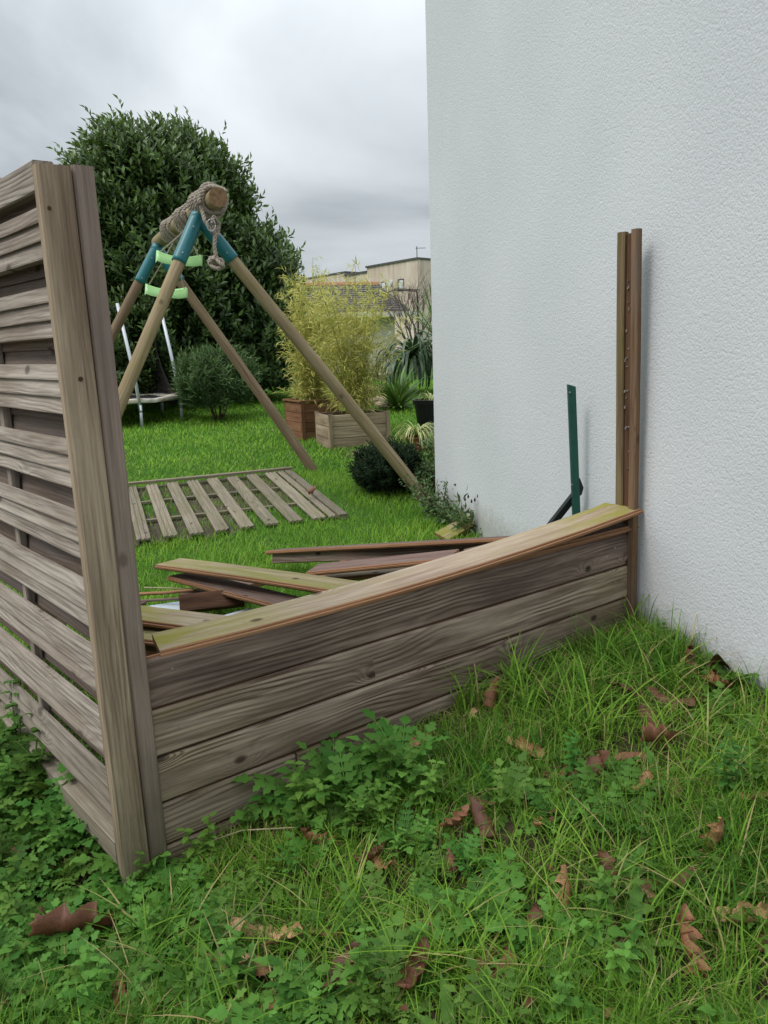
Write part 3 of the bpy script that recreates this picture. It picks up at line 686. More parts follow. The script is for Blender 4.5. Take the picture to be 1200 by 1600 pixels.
# ------------------------------------------------------------------ green angle-iron stake with brace
st0 = Vector(atY(896, 760, 3.55)); 
wy = 3.7
def sp(x, y, Y=wy): return atY(x, y, Y)
s_top = sp(888, 601); s_bot = s_top + (sp(895, 780)-s_top).normalized()*1.15
root = empty('metal_stake', (s_bot.x, s_bot.y, s_bot.z), 'dark green metal stake with a notched top standing before the white wall', 'stake')
def angle_bar(a, b, w1, w2, m, nm, tk=.004, face=Vector((0, -1, 0))):
    x = (a-b).normalized(); MW = frame(b, x, Vector((1, 0, 0))); L = (a-b).length; mb = MB()
    s = 1 if MW.col[2].to_3d().dot(face) > 0 else -1
    pr = [(0, 0), (w1, 0), (w1, -tk*s), (tk, -tk*s), (tk, -w2*s), (0, -w2*s)]
    k = 6; vs = [Vector((0, y, z)) for y, z in pr]+[Vector((L-(.012 if y >= w1-.001 else 0), y, z)) for y, z in pr]
    mb.add(vs, [(j, k+j, k+(j+1) % k, (j+1) % k) for j in range(k)]+[tuple(range(k)), tuple(range(2*k-1, k-1, -1))])
    return mb.build(nm, [m], root, MW)
angle_bar(s_top, s_bot, .034, .03, 'green_metal', 'bar')
angle_bar(sp(902, 765, wy+.01), sp(902, 765, wy+.01)+(sp(868, 808, wy+.05)-sp(902, 765, wy+.01)).normalized()*.75, .030, .03, 'black_metal', 'brace')
mb = MB(); c = sp(902, 762, wy+.006)
pts2 = [(-.02, -.055), (.022, -.035), (.030, 0), (.012, .045), (-.02, .055)]
mb.add([c+Vector((x, 0, z)) for x, z in pts2]+[c+Vector((x, .006, z)) for x, z in pts2], [tuple(range(5)), tuple(range(9, 4, -1))]+[(j, (j+1) % 5, 5+(j+1) % 5, 5+j) for j in range(5)])
mb.build('gusset_plate', ['black_metal'], root)
for (x, y) in ((890, 613), (893, 757)):
    c = sp(x, y); mb = MB(); mb.tube([c, c+Vector((0, -.006, 0))], .0045, 8); mb.build('bolt', ['steel'], root)

# ------------------------------------------------------------------ swing frame
J1 = onz(309, 338, 2.26); J2 = onz(245, 388, 2.26)
E1 = onz(341, 307, 2.335); E2 = onz(246, 379, 2.335)
RB = ter(666, 782); FB = ter(491, 737); LB1 = ter(80, 885); LB2 = ter(52, 768)
print('swing', J1, J2, E1, E2, RB, FB, LB1, LB2)
sw = empty('swing_set', ((RB.x+LB1.x)/2, (RB.y+LB1.y)/2, RB.z), 'round-log swing frame with teal sleeves standing on the lawn', 'swing set')
def log(a, b, r0, r1, m, nm, parent, n=20, capm='endgrain', wob=.004):
    a = Vector(a); b = Vector(b); x = (b-a).normalized(); MW = frame(a, x, Vector((0, 0, 1)) if abs(x.z) < .95 else Vector((1, 0, 0))); L = (b-a).length
    mb = MB(); ns = 14; vs = []
    p1, p2 = random.uniform(0, 6), random.uniform(0, 6)
    for i in range(ns+1):
        t = i/ns; rr = r0+(r1-r0)*t; dy = wob*math.sin(t*5+p1); dz = wob*math.sin(t*4+p2)
        for j in range(n):
            th = 2*math.pi*j/n; vs.append((L*t, dy+rr*math.cos(th), dz+rr*math.sin(th)))
    mb.add(vs, [(i*n+j, (i+1)*n+j, (i+1)*n+(j+1) % n, i*n+(j+1) % n) for i in range(ns) for j in range(n)])
    o = None; b0 = len(mb.f); mb.f += [tuple(range(n)), tuple(ns*n+j for j in reversed(range(n)))]; mb.m += [1, 1]
    o = mb.build(nm, [m, capm], parent, MW)
    o.data.polygons.foreach_set('use_smooth', [True]*(ns*n)+[False]*2); return o
beam = log(E1, E2, .062, .058, 'log', 'beam', sw)
bd = (E2-E1).normalized()
for J, Bs, mt in ((J1, RB, 'log'), (J1, LB1, 'log'), (J2, FB, 'log_brown'), (J2, LB2, 'log_brown')):
    x = (Bs-J).normalized(); top_ = J+x*.05
    leg = log(top_, Bs+x*.12, .043, .049, mt, 'leg', sw)
    sl_ = log(J-x*.03, J+x*(.36 if J is J1 else .34), .049, .0495, 'teal', 'sleeve', sw, capm='teal', wob=0)
    for (d_, s_) in ((.1, 1), (.3, 1)):
        c = J+x*d_; nn = (CO-c).normalized(); nn = (nn-x*nn.dot(x)).normalized(); mb = MB(); mb.tube([c+nn*.047, c+nn*.055], .006, 8); mb.build('bolt', ['steel'], sw)
# rope: three-strand helper
def rope_mb(path, r=.016, pitch=.07, step=.012, mb=None):
    mb = mb or MB(); P = [Vector(p) for p in path]; d = [0.]
    for a, b in zip(P, P[1:]): d.append(d[-1]+(b-a).length)
    T = d[-1]; n = max(4, int(T/step)); res = []; j = 0
    for i in range(n+1):
        s = T*i/n
        while j < len(d)-2 and d[j+1] < s: j += 1
        res.append(P[j].lerp(P[j+1], (s-d[j])/max(1e-6, d[j+1]-d[j])))
    strands = [[], [], []]; a = (res[1]-res[0]).normalized().orthogonal().normalized()
    for i, p in enumerate(res):
        t = (res[min(i+1, n)]-res[max(0, i-1)]).normalized(); a = (a-t*a.dot(t)).normalized(); b = t.cross(a); ph = 2*math.pi*(T*i/n)/pitch
        for k in range(3):
            th = ph+k*2.0944; strands[k].append(p+(a*math.cos(th)+b*math.sin(th))*r*.52)
    for s_ in strands: mb.tube(s_, r*.56, 6)
    return mb
def wrap(t0, t1, turns, rad, c0=E1, ph=0.):
    side = bd.cross(Vector((0, 0, 1))).normalized(); up = side.cross(bd); out_ = []; n = int(turns*18)
    for i in range(n+1):
        f = i/n; s = t0+(t1-t0)*f + .02*math.sin(f*17); th = ph+2*math.pi*turns*f; rr = rad+.006*math.sin(th*3.3+f*9)
        out_.append(c0+bd*s+side*rr*math.cos(th)+up*rr*math.sin(th))
    return out_
BL = (E2-E1).length
def tie(p, ang=0): return p
# climbing rope wrapped round the near end, hanging end with a knot
c_h = E1+bd*.20
mb = rope_mb(wrap(.07, .50, 4.6, .081, ph=.5)); rope_mb(wrap(.44, .13, 3.2, .102, ph=2.2), mb=mb)
hp = onplane(333, 345, E1+bd*.12, Vector((0, -1, 0))); yk = hp.y
loop = [atY(330, 335, yk), atY(322, 352, yk-.04), atY(325, 362, yk-.06), atY(337, 357, yk-.05), atY(343, 342, yk-.02), atY(336, 330, yk)]
rope_mb([atY(314, 322, yk-.02), atY(320, 345, yk-.06), atY(331, 362, yk-.06), atY(340, 368, yk-.03), atY(342, 350, yk), atY(334, 338, yk-.07), atY(331, 350, yk-.08)], mb=mb, r=.014)
ro = empty('climbing_rope', E1+bd*.15, 'thick grey rope wound round the beam end with a knotted end hanging down', 'rope')
mb.build('wound_rope', ['rope'], ro, smooth=True)
mb = rope_mb([atY(333, 350, yk-.05), atY(336, 370, yk-.05), atY(335, 385, yk-.05), atY(338, 404, yk-.05), atY(340, 412, yk-.05)], r=.014)
mb.build('hanging_end', ['rope'], ro, smooth=True)
kc = atY(338, 411, yk-.05); kp = [kc+Vector((.042*math.sin(2*a)*(1+.2*math.cos(3*a)), .026*math.sin(3*a), .030*math.cos(2*a+.5)*1.0+.012*math.sin(3*a))) for a in np.linspace(0, 2*math.pi, 40)]
mb = rope_mb(kp, r=.014); mb.build('knot', ['rope'], ro, smooth=True)
# steel snap ring under the beam end
mb = MB(); ck = atY(330, 352, yk-.085); mb.tube([ck+Vector((.028*math.cos(a), 0, .038*math.sin(a))) for a in np.linspace(0, 6.283, 20)], .0035, 6); mb.build('snap_ring', ['steel'], ro, smooth=True)
# two swings hoisted up on the beam
def swing(t0, seat_px, label, w_px):
    c = E1+bd*t0
    sc = onplane(seat_px[0], seat_px[1], c, Vector((0, -1, 0)))
    root = empty('swing', sc, label, 'swing', 'lime swings tied up under the beam')
    x = Vector((.93, .30, -.10)).normalized(); MW = frame(sc, x, Vector((-.3, .95, .12))); mb = MB()
    L, W_ = .34, .17; nx, ny = 18, 8; top = []; bot = []
    for i in range(nx+1):
        u = -1+2*i/nx
        for j in range(ny+1):
            v = -1+2*j/ny; wv = 1-.10*abs(u)**3; zt = .030*abs(u)**2.2 - .0 + .015*abs(v)**4
            top.append(Vector((u*L/2*(1-.03*v*v), v*W_/2*wv, zt)))
    for p in top: bot.append(p-Vector((0, 0, .020+.022*(abs(p.y) < W_*.4)*0)))
    k = ny+1; F1 = [(i*k+j, (i+1)*k+j, (i+1)*k+j+1, i*k+j+1) for i in range(nx) for j in range(ny)]; nb = len(top)
    F2 = [tuple(nb+q for q in reversed(f)) for f in F1]; vs = top+bot
    ring = [j for j in range(k)]+[i*k+ny for i in range(1, nx+1)]+[nx*k+j for j in range(ny-1, -1, -1)]+[i*k for i in range(nx-1, 0, -1)]
    # deep skirt round the rim
    sk = [Vector((top[q].x*1.02, top[q].y*1.03, top[q].z-.075+.02*(1-min(1, abs(top[q].x)/(L*.5)))**2)) for q in ring]; base_ = len(vs); vs += sk
    F3 = [(ring[a], ring[(a+1) % len(ring)], base_+(a+1) % len(ring), base_+a) for a in range(len(ring))]
    mb.add(vs, F1+F2+F3); mb.build('seat', ['swing'], root, MW, smooth=True)
    for s in (-1, 1):
        pe = MW @ Vector((s*L*.43, 0, .03)); tb = c+bd*(.17*s)*1.0; tb = Vector((tb.x, tb.y, tb.z-.04))
        mb = MB(); mb.tube([pe, pe.lerp(tb, .5)+Vector((0, 0, -.01)), tb], .006, 6); mb.build('rope', ['rope'], root, smooth=True)
    mb = rope_mb(wrap(t0-.22, t0+.18, 5, .078, ph=random.random()*6), r=.012); rope_mb(wrap(t0+.12, t0-.15, 3, .094, ph=2), mb=mb, r=.012)
    mb.build('wound_rope', ['rope'], root, smooth=True)
swing(.95, (280, 404), 'lime green swing seat tied highest under the log beam', 50)
swing(1.55, (260, 455), 'lime green swing seat hanging lower beneath the other lime seat', 50)

# ------------------------------------------------------------------ trampoline
T1 = ter(236, 672); T2 = ter(283, 655); gzt = T1.z
tcx, tcy, tr_ = -3.93, 11.85, 1.02
ring_z = onplane(240, 628, Vector((0, 11.0, 0)), Vector((0, 1, 0))).z
print('tramp', T1, T2, 'ring', ring_z)
tp = empty('trampoline', (tcx, tcy, gzt), 'small trampoline with worn pale pad and dark net in front of the laurel', 'trampoline')
def circ(r, z, n=48, a0=0): return [Vector((tcx+r*math.cos(a0+2*math.pi*i/n), tcy+r*math.sin(a0+2*math.pi*i/n), z)) for i in range(n+1)]
mb = MB(); mb.tube(circ(tr_, ring_z), .02, 8); mb.build('ring', ['galv'], tp, smooth=True)
mb = MB(); mb.lathe([(tr_+.03, ring_z-.02), (tr_+.035, ring_z+.02), (tr_-.0, ring_z+.036), (tr_-.22, ring_z+.03), (tr_-.24, ring_z+.012)], 56, c=(tcx, tcy, 0))
me = mb.mesh('pad')
for v in me.vertices: v.co.z += .02*math.sin(v.co.x*9)*math.sin(v.co.y*7)
link('pad', me, ['pad'], tp, smooth=True)
mb = MB(); mb.lathe([(.001, ring_z), (tr_-.2, ring_z)], 40, c=(tcx, tcy, 0)); mb.build('mat', ['mat_black'], tp)
netm, tt, bb, oo = mat('dark_net'); bb.inputs['Base Color'].default_value = (.035, .03, .027, 1); bb.inputs['Roughness'].default_value = .9
tn = N(tt, 'ShaderNodeBsdfTransparent'); mm_ = N(tt, 'ShaderNodeMixShader'); tt.links.new(tn.outputs[0], mm_.inputs[1]); tt.links.new(bb.outputs[0], mm_.inputs[2]); mm_.inputs[0].default_value = .8; tt.links.new(mm_.outputs[0], oo.inputs[0])
M['net'] = netm
lean = Vector((-.20, .08, 0)); pang = [math.atan2(T1.y-tcy, T1.x-tcx), math.atan2(T2.y-tcy, T2.x-tcx)]
pang += [pang[1]+1.25, pang[1]+2.5, pang[0]-1.25]
for a in pang:
    p = Vector((tcx+(tr_+.03)*math.cos(a), tcy+(tr_+.03)*math.sin(a), 0))
    mb = MB(); mb.tube([Vector((p.x, p.y, gz(p.x, p.y)-.03)), Vector((p.x, p.y, ring_z-.04))], .022, 8); mb.build('leg', ['galv'], tp, smooth=True)
    mb = MB(); mb.tube([Vector((p.x, p.y, ring_z-.14)), Vector((p.x, p.y, ring_z+.35))+lean*.22, Vector((p.x, p.y, ring_z+1.32))+lean], .024, 8); mb.build('net_pole', ['galv'], tp, smooth=True)
mb = MB(); n_ = 40; vs = []
for i in range(n_+1):
    a = pang[1]+.35+(2*math.pi-1.9)*i/n_; r_ = tr_-.12
    for k in range(7):
        t = k/6; vs.append((tcx+r_*math.cos(a)*(1-.12*math.sin(t*3.14))+lean.x*t, tcy+r_*math.sin(a)*(1-.12*math.sin(t*3.14))+lean.y*t, ring_z+.02+(1.2+.06*math.sin(a*5))*t))
mb.add(vs, [(i*7+k, (i+1)*7+k, (i+1)*7+k+1, i*7+k+1) for i in range(n_) for k in range(6)]); mb.build('net', ['net'], tp, smooth=True)

# ------------------------------------------------------------------ foliage crowns
def fbm(th, z, seed):
    r_ = np.random.default_rng(seed); o = 0
    for k in range(7):
        a, b, c, d = r_.integers(1, 6), r_.uniform(1, 5), r_.uniform(0, 6.3), r_.uniform(0, 6.3); o = o+np.sin(th*a+c+z*b*.6)*np.sin(z*b+d)/(1+.35*k)
    return o/2.2
def laurel_crown(name, c, Rx, Ry, z0, z1, nsh, seed, parent, nl=12, leaf=(.135, .19), wl=.37, m='laurel', inner=.35, prof=None, sh_len=.46, lump=.26, updir=.95):
    r_ = np.random.default_rng(seed); n = nsh
    z = r_.uniform(0, 1, n)**.9; th = r_.uniform(0, 2*np.pi, n)
    pf = prof or (lambda t: np.sqrt(np.clip(1-np.clip((t-.5)/.51, 0, 1)**3.4, 0, 1))*(.88+.12*np.clip(t/.3, 0, 1)))
    rad = pf(z)*(1+lump*fbm(th, z*5, seed)); depth = np.where(r_.uniform(0, 1, n) < inner, r_.uniform(.55, .92, n), r_.uniform(.9, 1.0, n)); rad = rad*depth
    # top cap shoots
    B = np.stack([c[0]+Rx*rad*np.cos(th), c[1]+Ry*rad*np.sin(th), z0+(z1-z0)*z*(1+.03*fbm(th*2, z*3, seed+1))], 1)
    outd = np.stack([np.cos(th), np.sin(th), np.zeros(n)], 1)
    A = unit(outd*r_.uniform(.15, .8, n)[:, None] + np.array([0, 0, 1])*r_.uniform(updir*.6, updir*1.4, n)[:, None] + r_.normal(0, .22, (n, 3)))
    Ls = sh_len*r_.uniform(.6, 1.25, n)*np.where(r_.uniform(0, 1, n) < .06, 1.35, 1.)
    k = np.arange(nl); fr = (k+.5)/nl
    P = B[:, None, :] + A[:, None, :]*(Ls[:, None]*fr)[..., None]
    ref = unit(np.cross(A, np.array([.3, .8, .1]))); bi = np.cross(A, ref); ang = k*2.4
    rd = ref[:, None, :]*np.cos(ang)[None, :, None]+bi[:, None, :]*np.sin(ang)[None, :, None]
    lift = .55+.9*fr
    Dv = unit(rd + A[:, None, :]*lift[None, :, None] + r_.normal(0, .15, (n, nl, 3))); U = unit(A[:, None, :]*1.0 - rd*.6 + r_.normal(0, .2, (n, nl, 3)))
    LL = r_.uniform(leaf[0], leaf[1], (n, nl))*(1.05-.35*fr)
    V, F = leaf_arrays(P.reshape(-1, 3), Dv.reshape(-1, 3), U.reshape(-1, 3), LL.ravel(), (LL*wl).ravel(), .18, .10)
    col = np.clip(r_.uniform(-.1, .42, n)[:, None]+.50*fr[None, :]**2.5+r_.normal(0, .10, (n, nl)), 0, 1).ravel()
    colv = np.repeat(col, 5)[:, None].repeat(3, 1)
    return link(name, npmesh(name, V, F, colv), [m], parent)
def trunk_mb(base, top, r0, r1, nb, spread, seed, mb=None):
    r_ = random.Random(seed); mb = mb or MB(); b = Vector(base); t = Vector(top)
    pts = [b.lerp(t, i/6)+Vector((r_.uniform(-.05, .05), r_.uniform(-.05, .05), 0)) for i in range(7)]; mb.tube(pts, [r0+(r1-r0)*i/6 for i in range(7)], 9)
    for i in range(nb):
        f = r_.uniform(.12, .8); s = b.lerp(t, f); a = r_.uniform(0, 6.28); L = spread*r_.uniform(.6, 1)
        e_ = s+Vector((math.cos(a)*L, math.sin(a)*L, L*r_.uniform(.5, 1.3))); m_ = s.lerp(e_, .5)+Vector((0, 0, -.06)); rr = r0*(1-f)*.6+.012
        mb.tube([s, m_, e_], [rr, rr*.6, rr*.25], 6)
    return mb
def tree(px, py, Y, Rx, Ry, ztop, nsh, seed, label, name='laurel_tree', z0=.35, cat='tree', **kw):
    c = atY(px, py, Y); g = float(gz(c.x, c.y)); root = empty(name, (c.x, c.y, g), label, cat)
    trunk_mb((c.x, c.y, g-.1), (c.x, c.y, g+(ztop-g)*.75), .11, .03, 18, Rx*.8, seed).build('trunk', ['bark'], root, smooth=True)
    laurel_crown('crown', (c.x, c.y), Rx, Ry, g+z0, ztop, nsh, seed, root, **kw); return root
t1 = tree(258, 500, 13.6, 1.33, 1.2, 4.42, 6200, 3, 'large dark glossy laurel tree rising behind the swing frame', z0=.15)
t2 = tree(398, 560, 13.9, .62, .8, 2.95, 1500, 5, 'smaller laurel bush leaning out at the right flank of the large laurel', 'laurel_bush', cat='shrub', z0=.1)
t3 = tree(135, 600, 14.6, 1.5, .9, 2.7, 1300, 8, 'dark laurel bush behind the trampoline, left of the large laurel', 'laurel_bush', cat='shrub', z0=.0)
t4 = tree(330, 610, 14.4, 1.3, .7, 2.3, 1100, 9, 'low dark laurel growth behind the round oleander shrub', 'laurel_bush', cat='shrub', z0=.0)

def shrub(name, base, Rx, Ry, H, nsh, seed, label, m, leaf, wl, sh_len=.18, nl=12, stems=9, cat='shrub', z0=.12, stem_m='stem_brown', part='foliage', **kw):
    root = empty(name, base, label, cat); r_ = random.Random(seed); mb = MB()
    for i in range(stems):
        a = r_.uniform(0, 6.28); L = r_.uniform(.4, .95); e_ = Vector(base)+Vector((math.cos(a)*Rx*L, math.sin(a)*Ry*L, H*r_.uniform(.5, .85))); s = Vector(base)+Vector((math.cos(a)*.04, math.sin(a)*.04, -.03))
        mb.tube([s, s.lerp(e_, .45)+Vector((0, 0, H*.05)), e_], [.012, .008, .004], 5)
    mb.build('stems', [stem_m], root, smooth=True)
    laurel_crown(part, (base[0], base[1]), Rx, Ry, base[2]+z0, base[2]+H-sh_len*.6, nsh, seed, root, nl=nl, leaf=leaf, wl=wl, m=m, sh_len=sh_len, **kw)
    return root
egg = lambda t: np.sqrt(np.clip(1-(2*np.clip(t, 0, 1)-.85)**2/1.35, .02, 1))
ob = ter(338, 657); ob.x += .04; shrub('oleander_shrub', ob, .50, .46, .98, 460, 21, 'round grey-green oleander shrub on the lawn beside the trampoline', 'oleander', (.12, .17), .15, .24, 13, 14, prof=egg, lump=.12, z0=.16)
db = ter(607, 768); db.y += .02; db.x += .0
shrub('dark_bush', db, .27, .28, .40, 900, 22, 'low nearly black clipped bush by the foot of the near swing leg', 'yew', (.035, .055), .35, .10, 12, 8, prof=egg, lump=.15, z0=.02)

# ------------------------------------------------------------------ bamboo in planters
def planter(c, sx, sy, h, rot, m, label, boards, tilt=0.):
    root = empty('planter', c, label, 'planter', M4=Matrix.Translation(c) @ Matrix.Rotation(rot, 4, 'Z'))
    bw = h/boards
    for s, (L, off, ax) in enumerate(((sx, -sy/2, 0), (sx, sy/2-.022, 0), (sy-.046, -sx/2, 1), (sy-.046, sx/2-.022, 1))):
        for k in range(boards):
            pr = bevel_prof(bw-.004, .022, .003); mb = MB(); mb.prism(pr, L, 2)
            if ax == 0: MW = Matrix(((1, 0, 0, -L/2), (0, 0, 1, off), (0, 1, 0, k*bw), (0, 0, 0, 1)))
            else: MW = Matrix(((0, 0, 1, off), (1, 0, 0, -L/2), (0, 1, 0, k*bw), (0, 0, 0, 1)))
            mb.build('side_board', [m], root, MW, local=True)
    for sxn in (-1, 1):
        for syn in (-1, 1):
            mb = MB(); mb.prism(bevel_prof(.045, .02, .003), h+.012, 2)
            MW = Matrix(((0, 1, 0, sxn*sx/2-(.045 if sxn > 0 else 0)), (0, 0, syn*1., syn*(sy/2+.0005)), (1, 0, 0, 0), (0, 0, 0, 1)))
            mb.build('corner_strip', [m], root, MW, local=True)
    mb = MB(); mb.box((0, 0, h*.5), (sx-.05, sy-.05, h*.76)); mb.build('soil', ['soil'], root, Matrix(), local=True)
    return root
def rim(root, sx, sy, h, m):
    for (x, y, L, ax) in ((-sx/2-.02, -sy/2-.02, sx+.04, 0), (-sx/2-.02, sy/2-.03, sx+.04, 0), (-sx/2-.02, -sy/2+.0305, sy-.061, 1), (sx/2-.03, -sy/2+.0305, sy-.061, 1)):
        mb = MB(); mb.prism(bevel_prof(.05, .02, .003), L, 2)
        MW = Matrix(((1, 0, 0, x), (0, 1, 0, y), (0, 0, 1, h+.013), (0, 0, 0, 1))) if ax == 0 else Matrix(((0, 1, 0, x), (1, 0, 0, y), (0, 0, -1, h+.033), (0, 0, 0, 1)))
        mb.build('rim', [m], root, MW, local=True)
pA = ter(515, 703); pB = ter(473, 688)
rA = R(20); pc1 = pA+Matrix.Rotation(rA, 3, 'Z') @ Vector((.36, .26, -.01)); pl1 = planter(pc1, .72, .52, .39, rA, 'pallet', 'pale planter of rough pallet boards on the lawn, in front of the red-brown planter', 3)
rB = R(28); pc2 = pB+Matrix.Rotation(rB, 3, 'Z') @ Vector((.24, .24, -.02)); pl2 = planter(pc2, .50, .50, .46, rB, 'planter', 'red-brown wooden planter with a flat rim behind the pallet-board planter', 4); rim(pl2, .50, .50, .46, 'planter')
def bamboo(c, H, spread, nc, seed, label, z0):
    r_ = np.random.default_rng(seed); root = empty('bamboo', (c.x, c.y, c.z+z0), label, 'bamboo', 'bamboo clumps growing in the planters'); mb = MB(); Ps = []; Ds = []
    for i in range(nc):
        a = r_.uniform(0, 6.28); s = np.array([c.x+.14*math.cos(a)*r_.uniform(0, 1), c.y+.14*math.sin(a)*r_.uniform(0, 1), c.z+z0])
        h = H*r_.uniform(.5, 1.0)*(1 if i > 3 else 1.08); L = spread*r_.uniform(.1, 1.0)*(1.25-.45*h/H); pts = []
        for k in range(9):
            t = k/8; pts.append(s+np.array([math.cos(a)*L*t**1.5, math.sin(a)*L*t**1.5, h*t*(1-.10*t)]))
        mb.tube([Vector(p) for p in pts], [.005*(1-.8*k/8)+.001 for k in range(9)], 5)
        for k in range(int(24*h)):
            t = r_.uniform(.06, 1.0)**1.25; f = t*8; j = min(7, int(f)); p = pts[j]+(pts[j+1]-pts[j])*(f-j)
            b = r_.uniform(0, 6.28); tw = np.array([math.cos(b), math.sin(b), r_.uniform(.1, .9)]); bl = r_.uniform(.05, .22)*(1.15-.8*t)*1.3
            for q in range(6):
                Ps.append(p+tw*bl*(q+1)/6); Ds.append(tw*.8+r_.normal(0, .5, 3)+np.array([0, 0, -.15]))
            if k % 3 == 0: mb.tube([Vector(p), Vector(p+tw*bl)], .0012, 3, cap=False)
    mb.build('culms', ['culm'], root)
    P = np.array(Ps); D = np.array(Ds); n = len(P); L = r_.uniform(.06, .12, n); U = unit(r_.normal(0, .5, (n, 3))+np.array([0, 0, 1]))
    V, F = leaf_arrays(P, D, U, L, L*.13, .2, .25); col = np.repeat(np.clip(r_.normal(.45, .25, n), 0, 1), 5)[:, None].repeat(3, 1)
    link('foliage', npmesh('foliage', V, F, col), ['bamboo'], root)
bamboo(pc1+Vector((.05, 0, 0)), 1.80, .80, 40, 31, 'yellow-green bamboo growing in the pale pallet-board planter', .36)
bamboo(pc2+Vector((.0, .0, 0)), 1.80, .56, 40, 32, 'yellow bamboo growing in the red-brown planter', .41)
# small white pot behind the planter
def pot(c, r0, r1, h, m, label, name='plant_pot', group=None):
    root = empty(name, c, label, 'pot', group); mb = MB(); mb.lathe([(.001, .0), (r0, 0), (r1*.97, h*.86), (r1*1.06, h*.86), (r1*1.08, h), (r1*.95, h), (r1*.93, h*.86)], 28); mb.build('body', [m], root, Matrix(), local=True, smooth=False)
    mb = MB(); mb.lathe([(.001, h*.85), (r1*.93, h*.85)], 20); mb.build('soil', ['soil'], root, Matrix(), local=True); return root
pw = ter(559, 660); pot(pw, .07, .10, .22, 'white_pot', 'small white pot behind the pallet-board planter')
pbk = ter(668, 668); pbk.y -= .3; pot(Vector((pbk.x+.04, pbk.y, pbk.z)), .17, .22, .38, 'black_pot', 'tall black pot beside the corner of the white house')
ptc = ter(652, 704); pot(ptc, .09, .12, .16, 'terracotta', 'terracotta pot of striped grass near the corner of the white house')
# strap-leaved plants
def strap_plant(name, c, n, L, W_, seed, label, m, elev=(.2, 1.3), droop=.5, cat='plant', part='leaves', seg=7, group=None):
    r_ = np.random.default_rng(seed); root = empty(name, c, label, cat, group); vs = []; fs = []; cols = []
    for i in range(n):
        a = r_.uniform(0, 6.28); el = r_.uniform(*elev); l = L*r_.uniform(.65, 1.1); w_ = W_*r_.uniform(.7, 1.1); cc = np.clip(r_.normal(.4, .28), 0, 1)
        h = np.array([math.cos(a), math.sin(a), 0]); s = np.array([-h[1], h[0], 0]); p = np.array(c)+h*.02; e_ = el; b = len(vs)
        for k in range(seg+1):
            t = k/seg; ww = w_*.5*(math.sin(math.pi*min(.97, .12+t*.88))**.6)*(1 if k < seg else .05)
            vs += [p-s*ww, p+s*ww+np.array([0, 0, .001])]; cols += [cc, cc]
            e_ -= droop*(1/seg)*(1+t*1.5)*r_.uniform(.7, 1.3); p = p+(h*math.cos(e_)+np.array([0, 0, math.sin(e_)]))*l/seg
        fs += [(b+2*k, b+2*k+1, b+2*k+3, b+2*k+2) for k in range(seg)]
    link(part, npmesh(part, np.array(vs), np.array(fs), np.array(cols)[:, None].repeat(3, 1)), [m], root); return root
yb_ = ter(622, 640); strap_plant('yucca', yb_, 170, .66, .036, 41, 'bright green spiky yucca in front of the dark strap-leaved plant', 'yucca', (.35, 1.5), .35)
mb = None
kb_ = ter(650, 622); strap_plant('flax_plant', Vector((kb_.x+.0, kb_.y+.6, kb_.z+.6)), 130, 1.15, .06, 42, 'dark strap-leaved flax plant between the yucca and the pale garage', 'strap', (.3, 1.5), 1.6)
kc_ = Vector((kb_.x+.38, kb_.y+.1, kb_.z)); 
pr_ = empty('fan_palm', kc_, 'spiky palm with stiff green fans right beside the house corner', 'palm')
mb = MB(); mb.tube([kc_, kc_+Vector((0, 0, .95))], [.07, .06], 10); mb.build('trunk', ['bark'], pr_)
sq = strap_plant('x', Vector((kc_.x, kc_.y, kc_.z+.95)), 120, .95, .028, 43, None, 'yucca', (-.3, 1.5), .25)
ch = sq.children[0]; ch.parent = pr_; ch.matrix_basis = Matrix.Translation(-kc_); ch.name = 'fronds'; bpy.data.objects.remove(sq)
strap_plant('striped_grass', Vector((ptc.x, ptc.y, ptc.z+.17)), 170, .36, .013, 44, 'cream and green striped grass spilling from the terracotta pot', 'variegated', (.3, 1.5), 1.5)
strap_plant('striped_grass', Vector((pbk.x+.04, pbk.y, pbk.z+.36)), 70, .26, .012, 45, 'cream striped grass growing in the tall black pot', 'variegated', (.4, 1.5), 1.4)
vg = ter(580, 704); strap_plant('striped_grass', vg, 50, .20, .010, 46, 'small cream striped tuft behind the near swing leg', 'variegated', (.3, 1.5), 1.2)
# dry grass heap by the planter
for q, (x, y, nn_) in enumerate(((560, 712, 90), (610, 712, 70), (585, 720, 60))):
    d_ = ter(x, y); strap_plant('dry_grass', d_, nn_, .34, .007, 50+q, ('straw-coloured dry grass slumped at the foot of the pallet-board planter', 'straw-coloured dry grass lying behind the near swing leg', 'dry straw tuft above the nearly black bush')[q], 'straw', (.0, 1.0), 1.3)
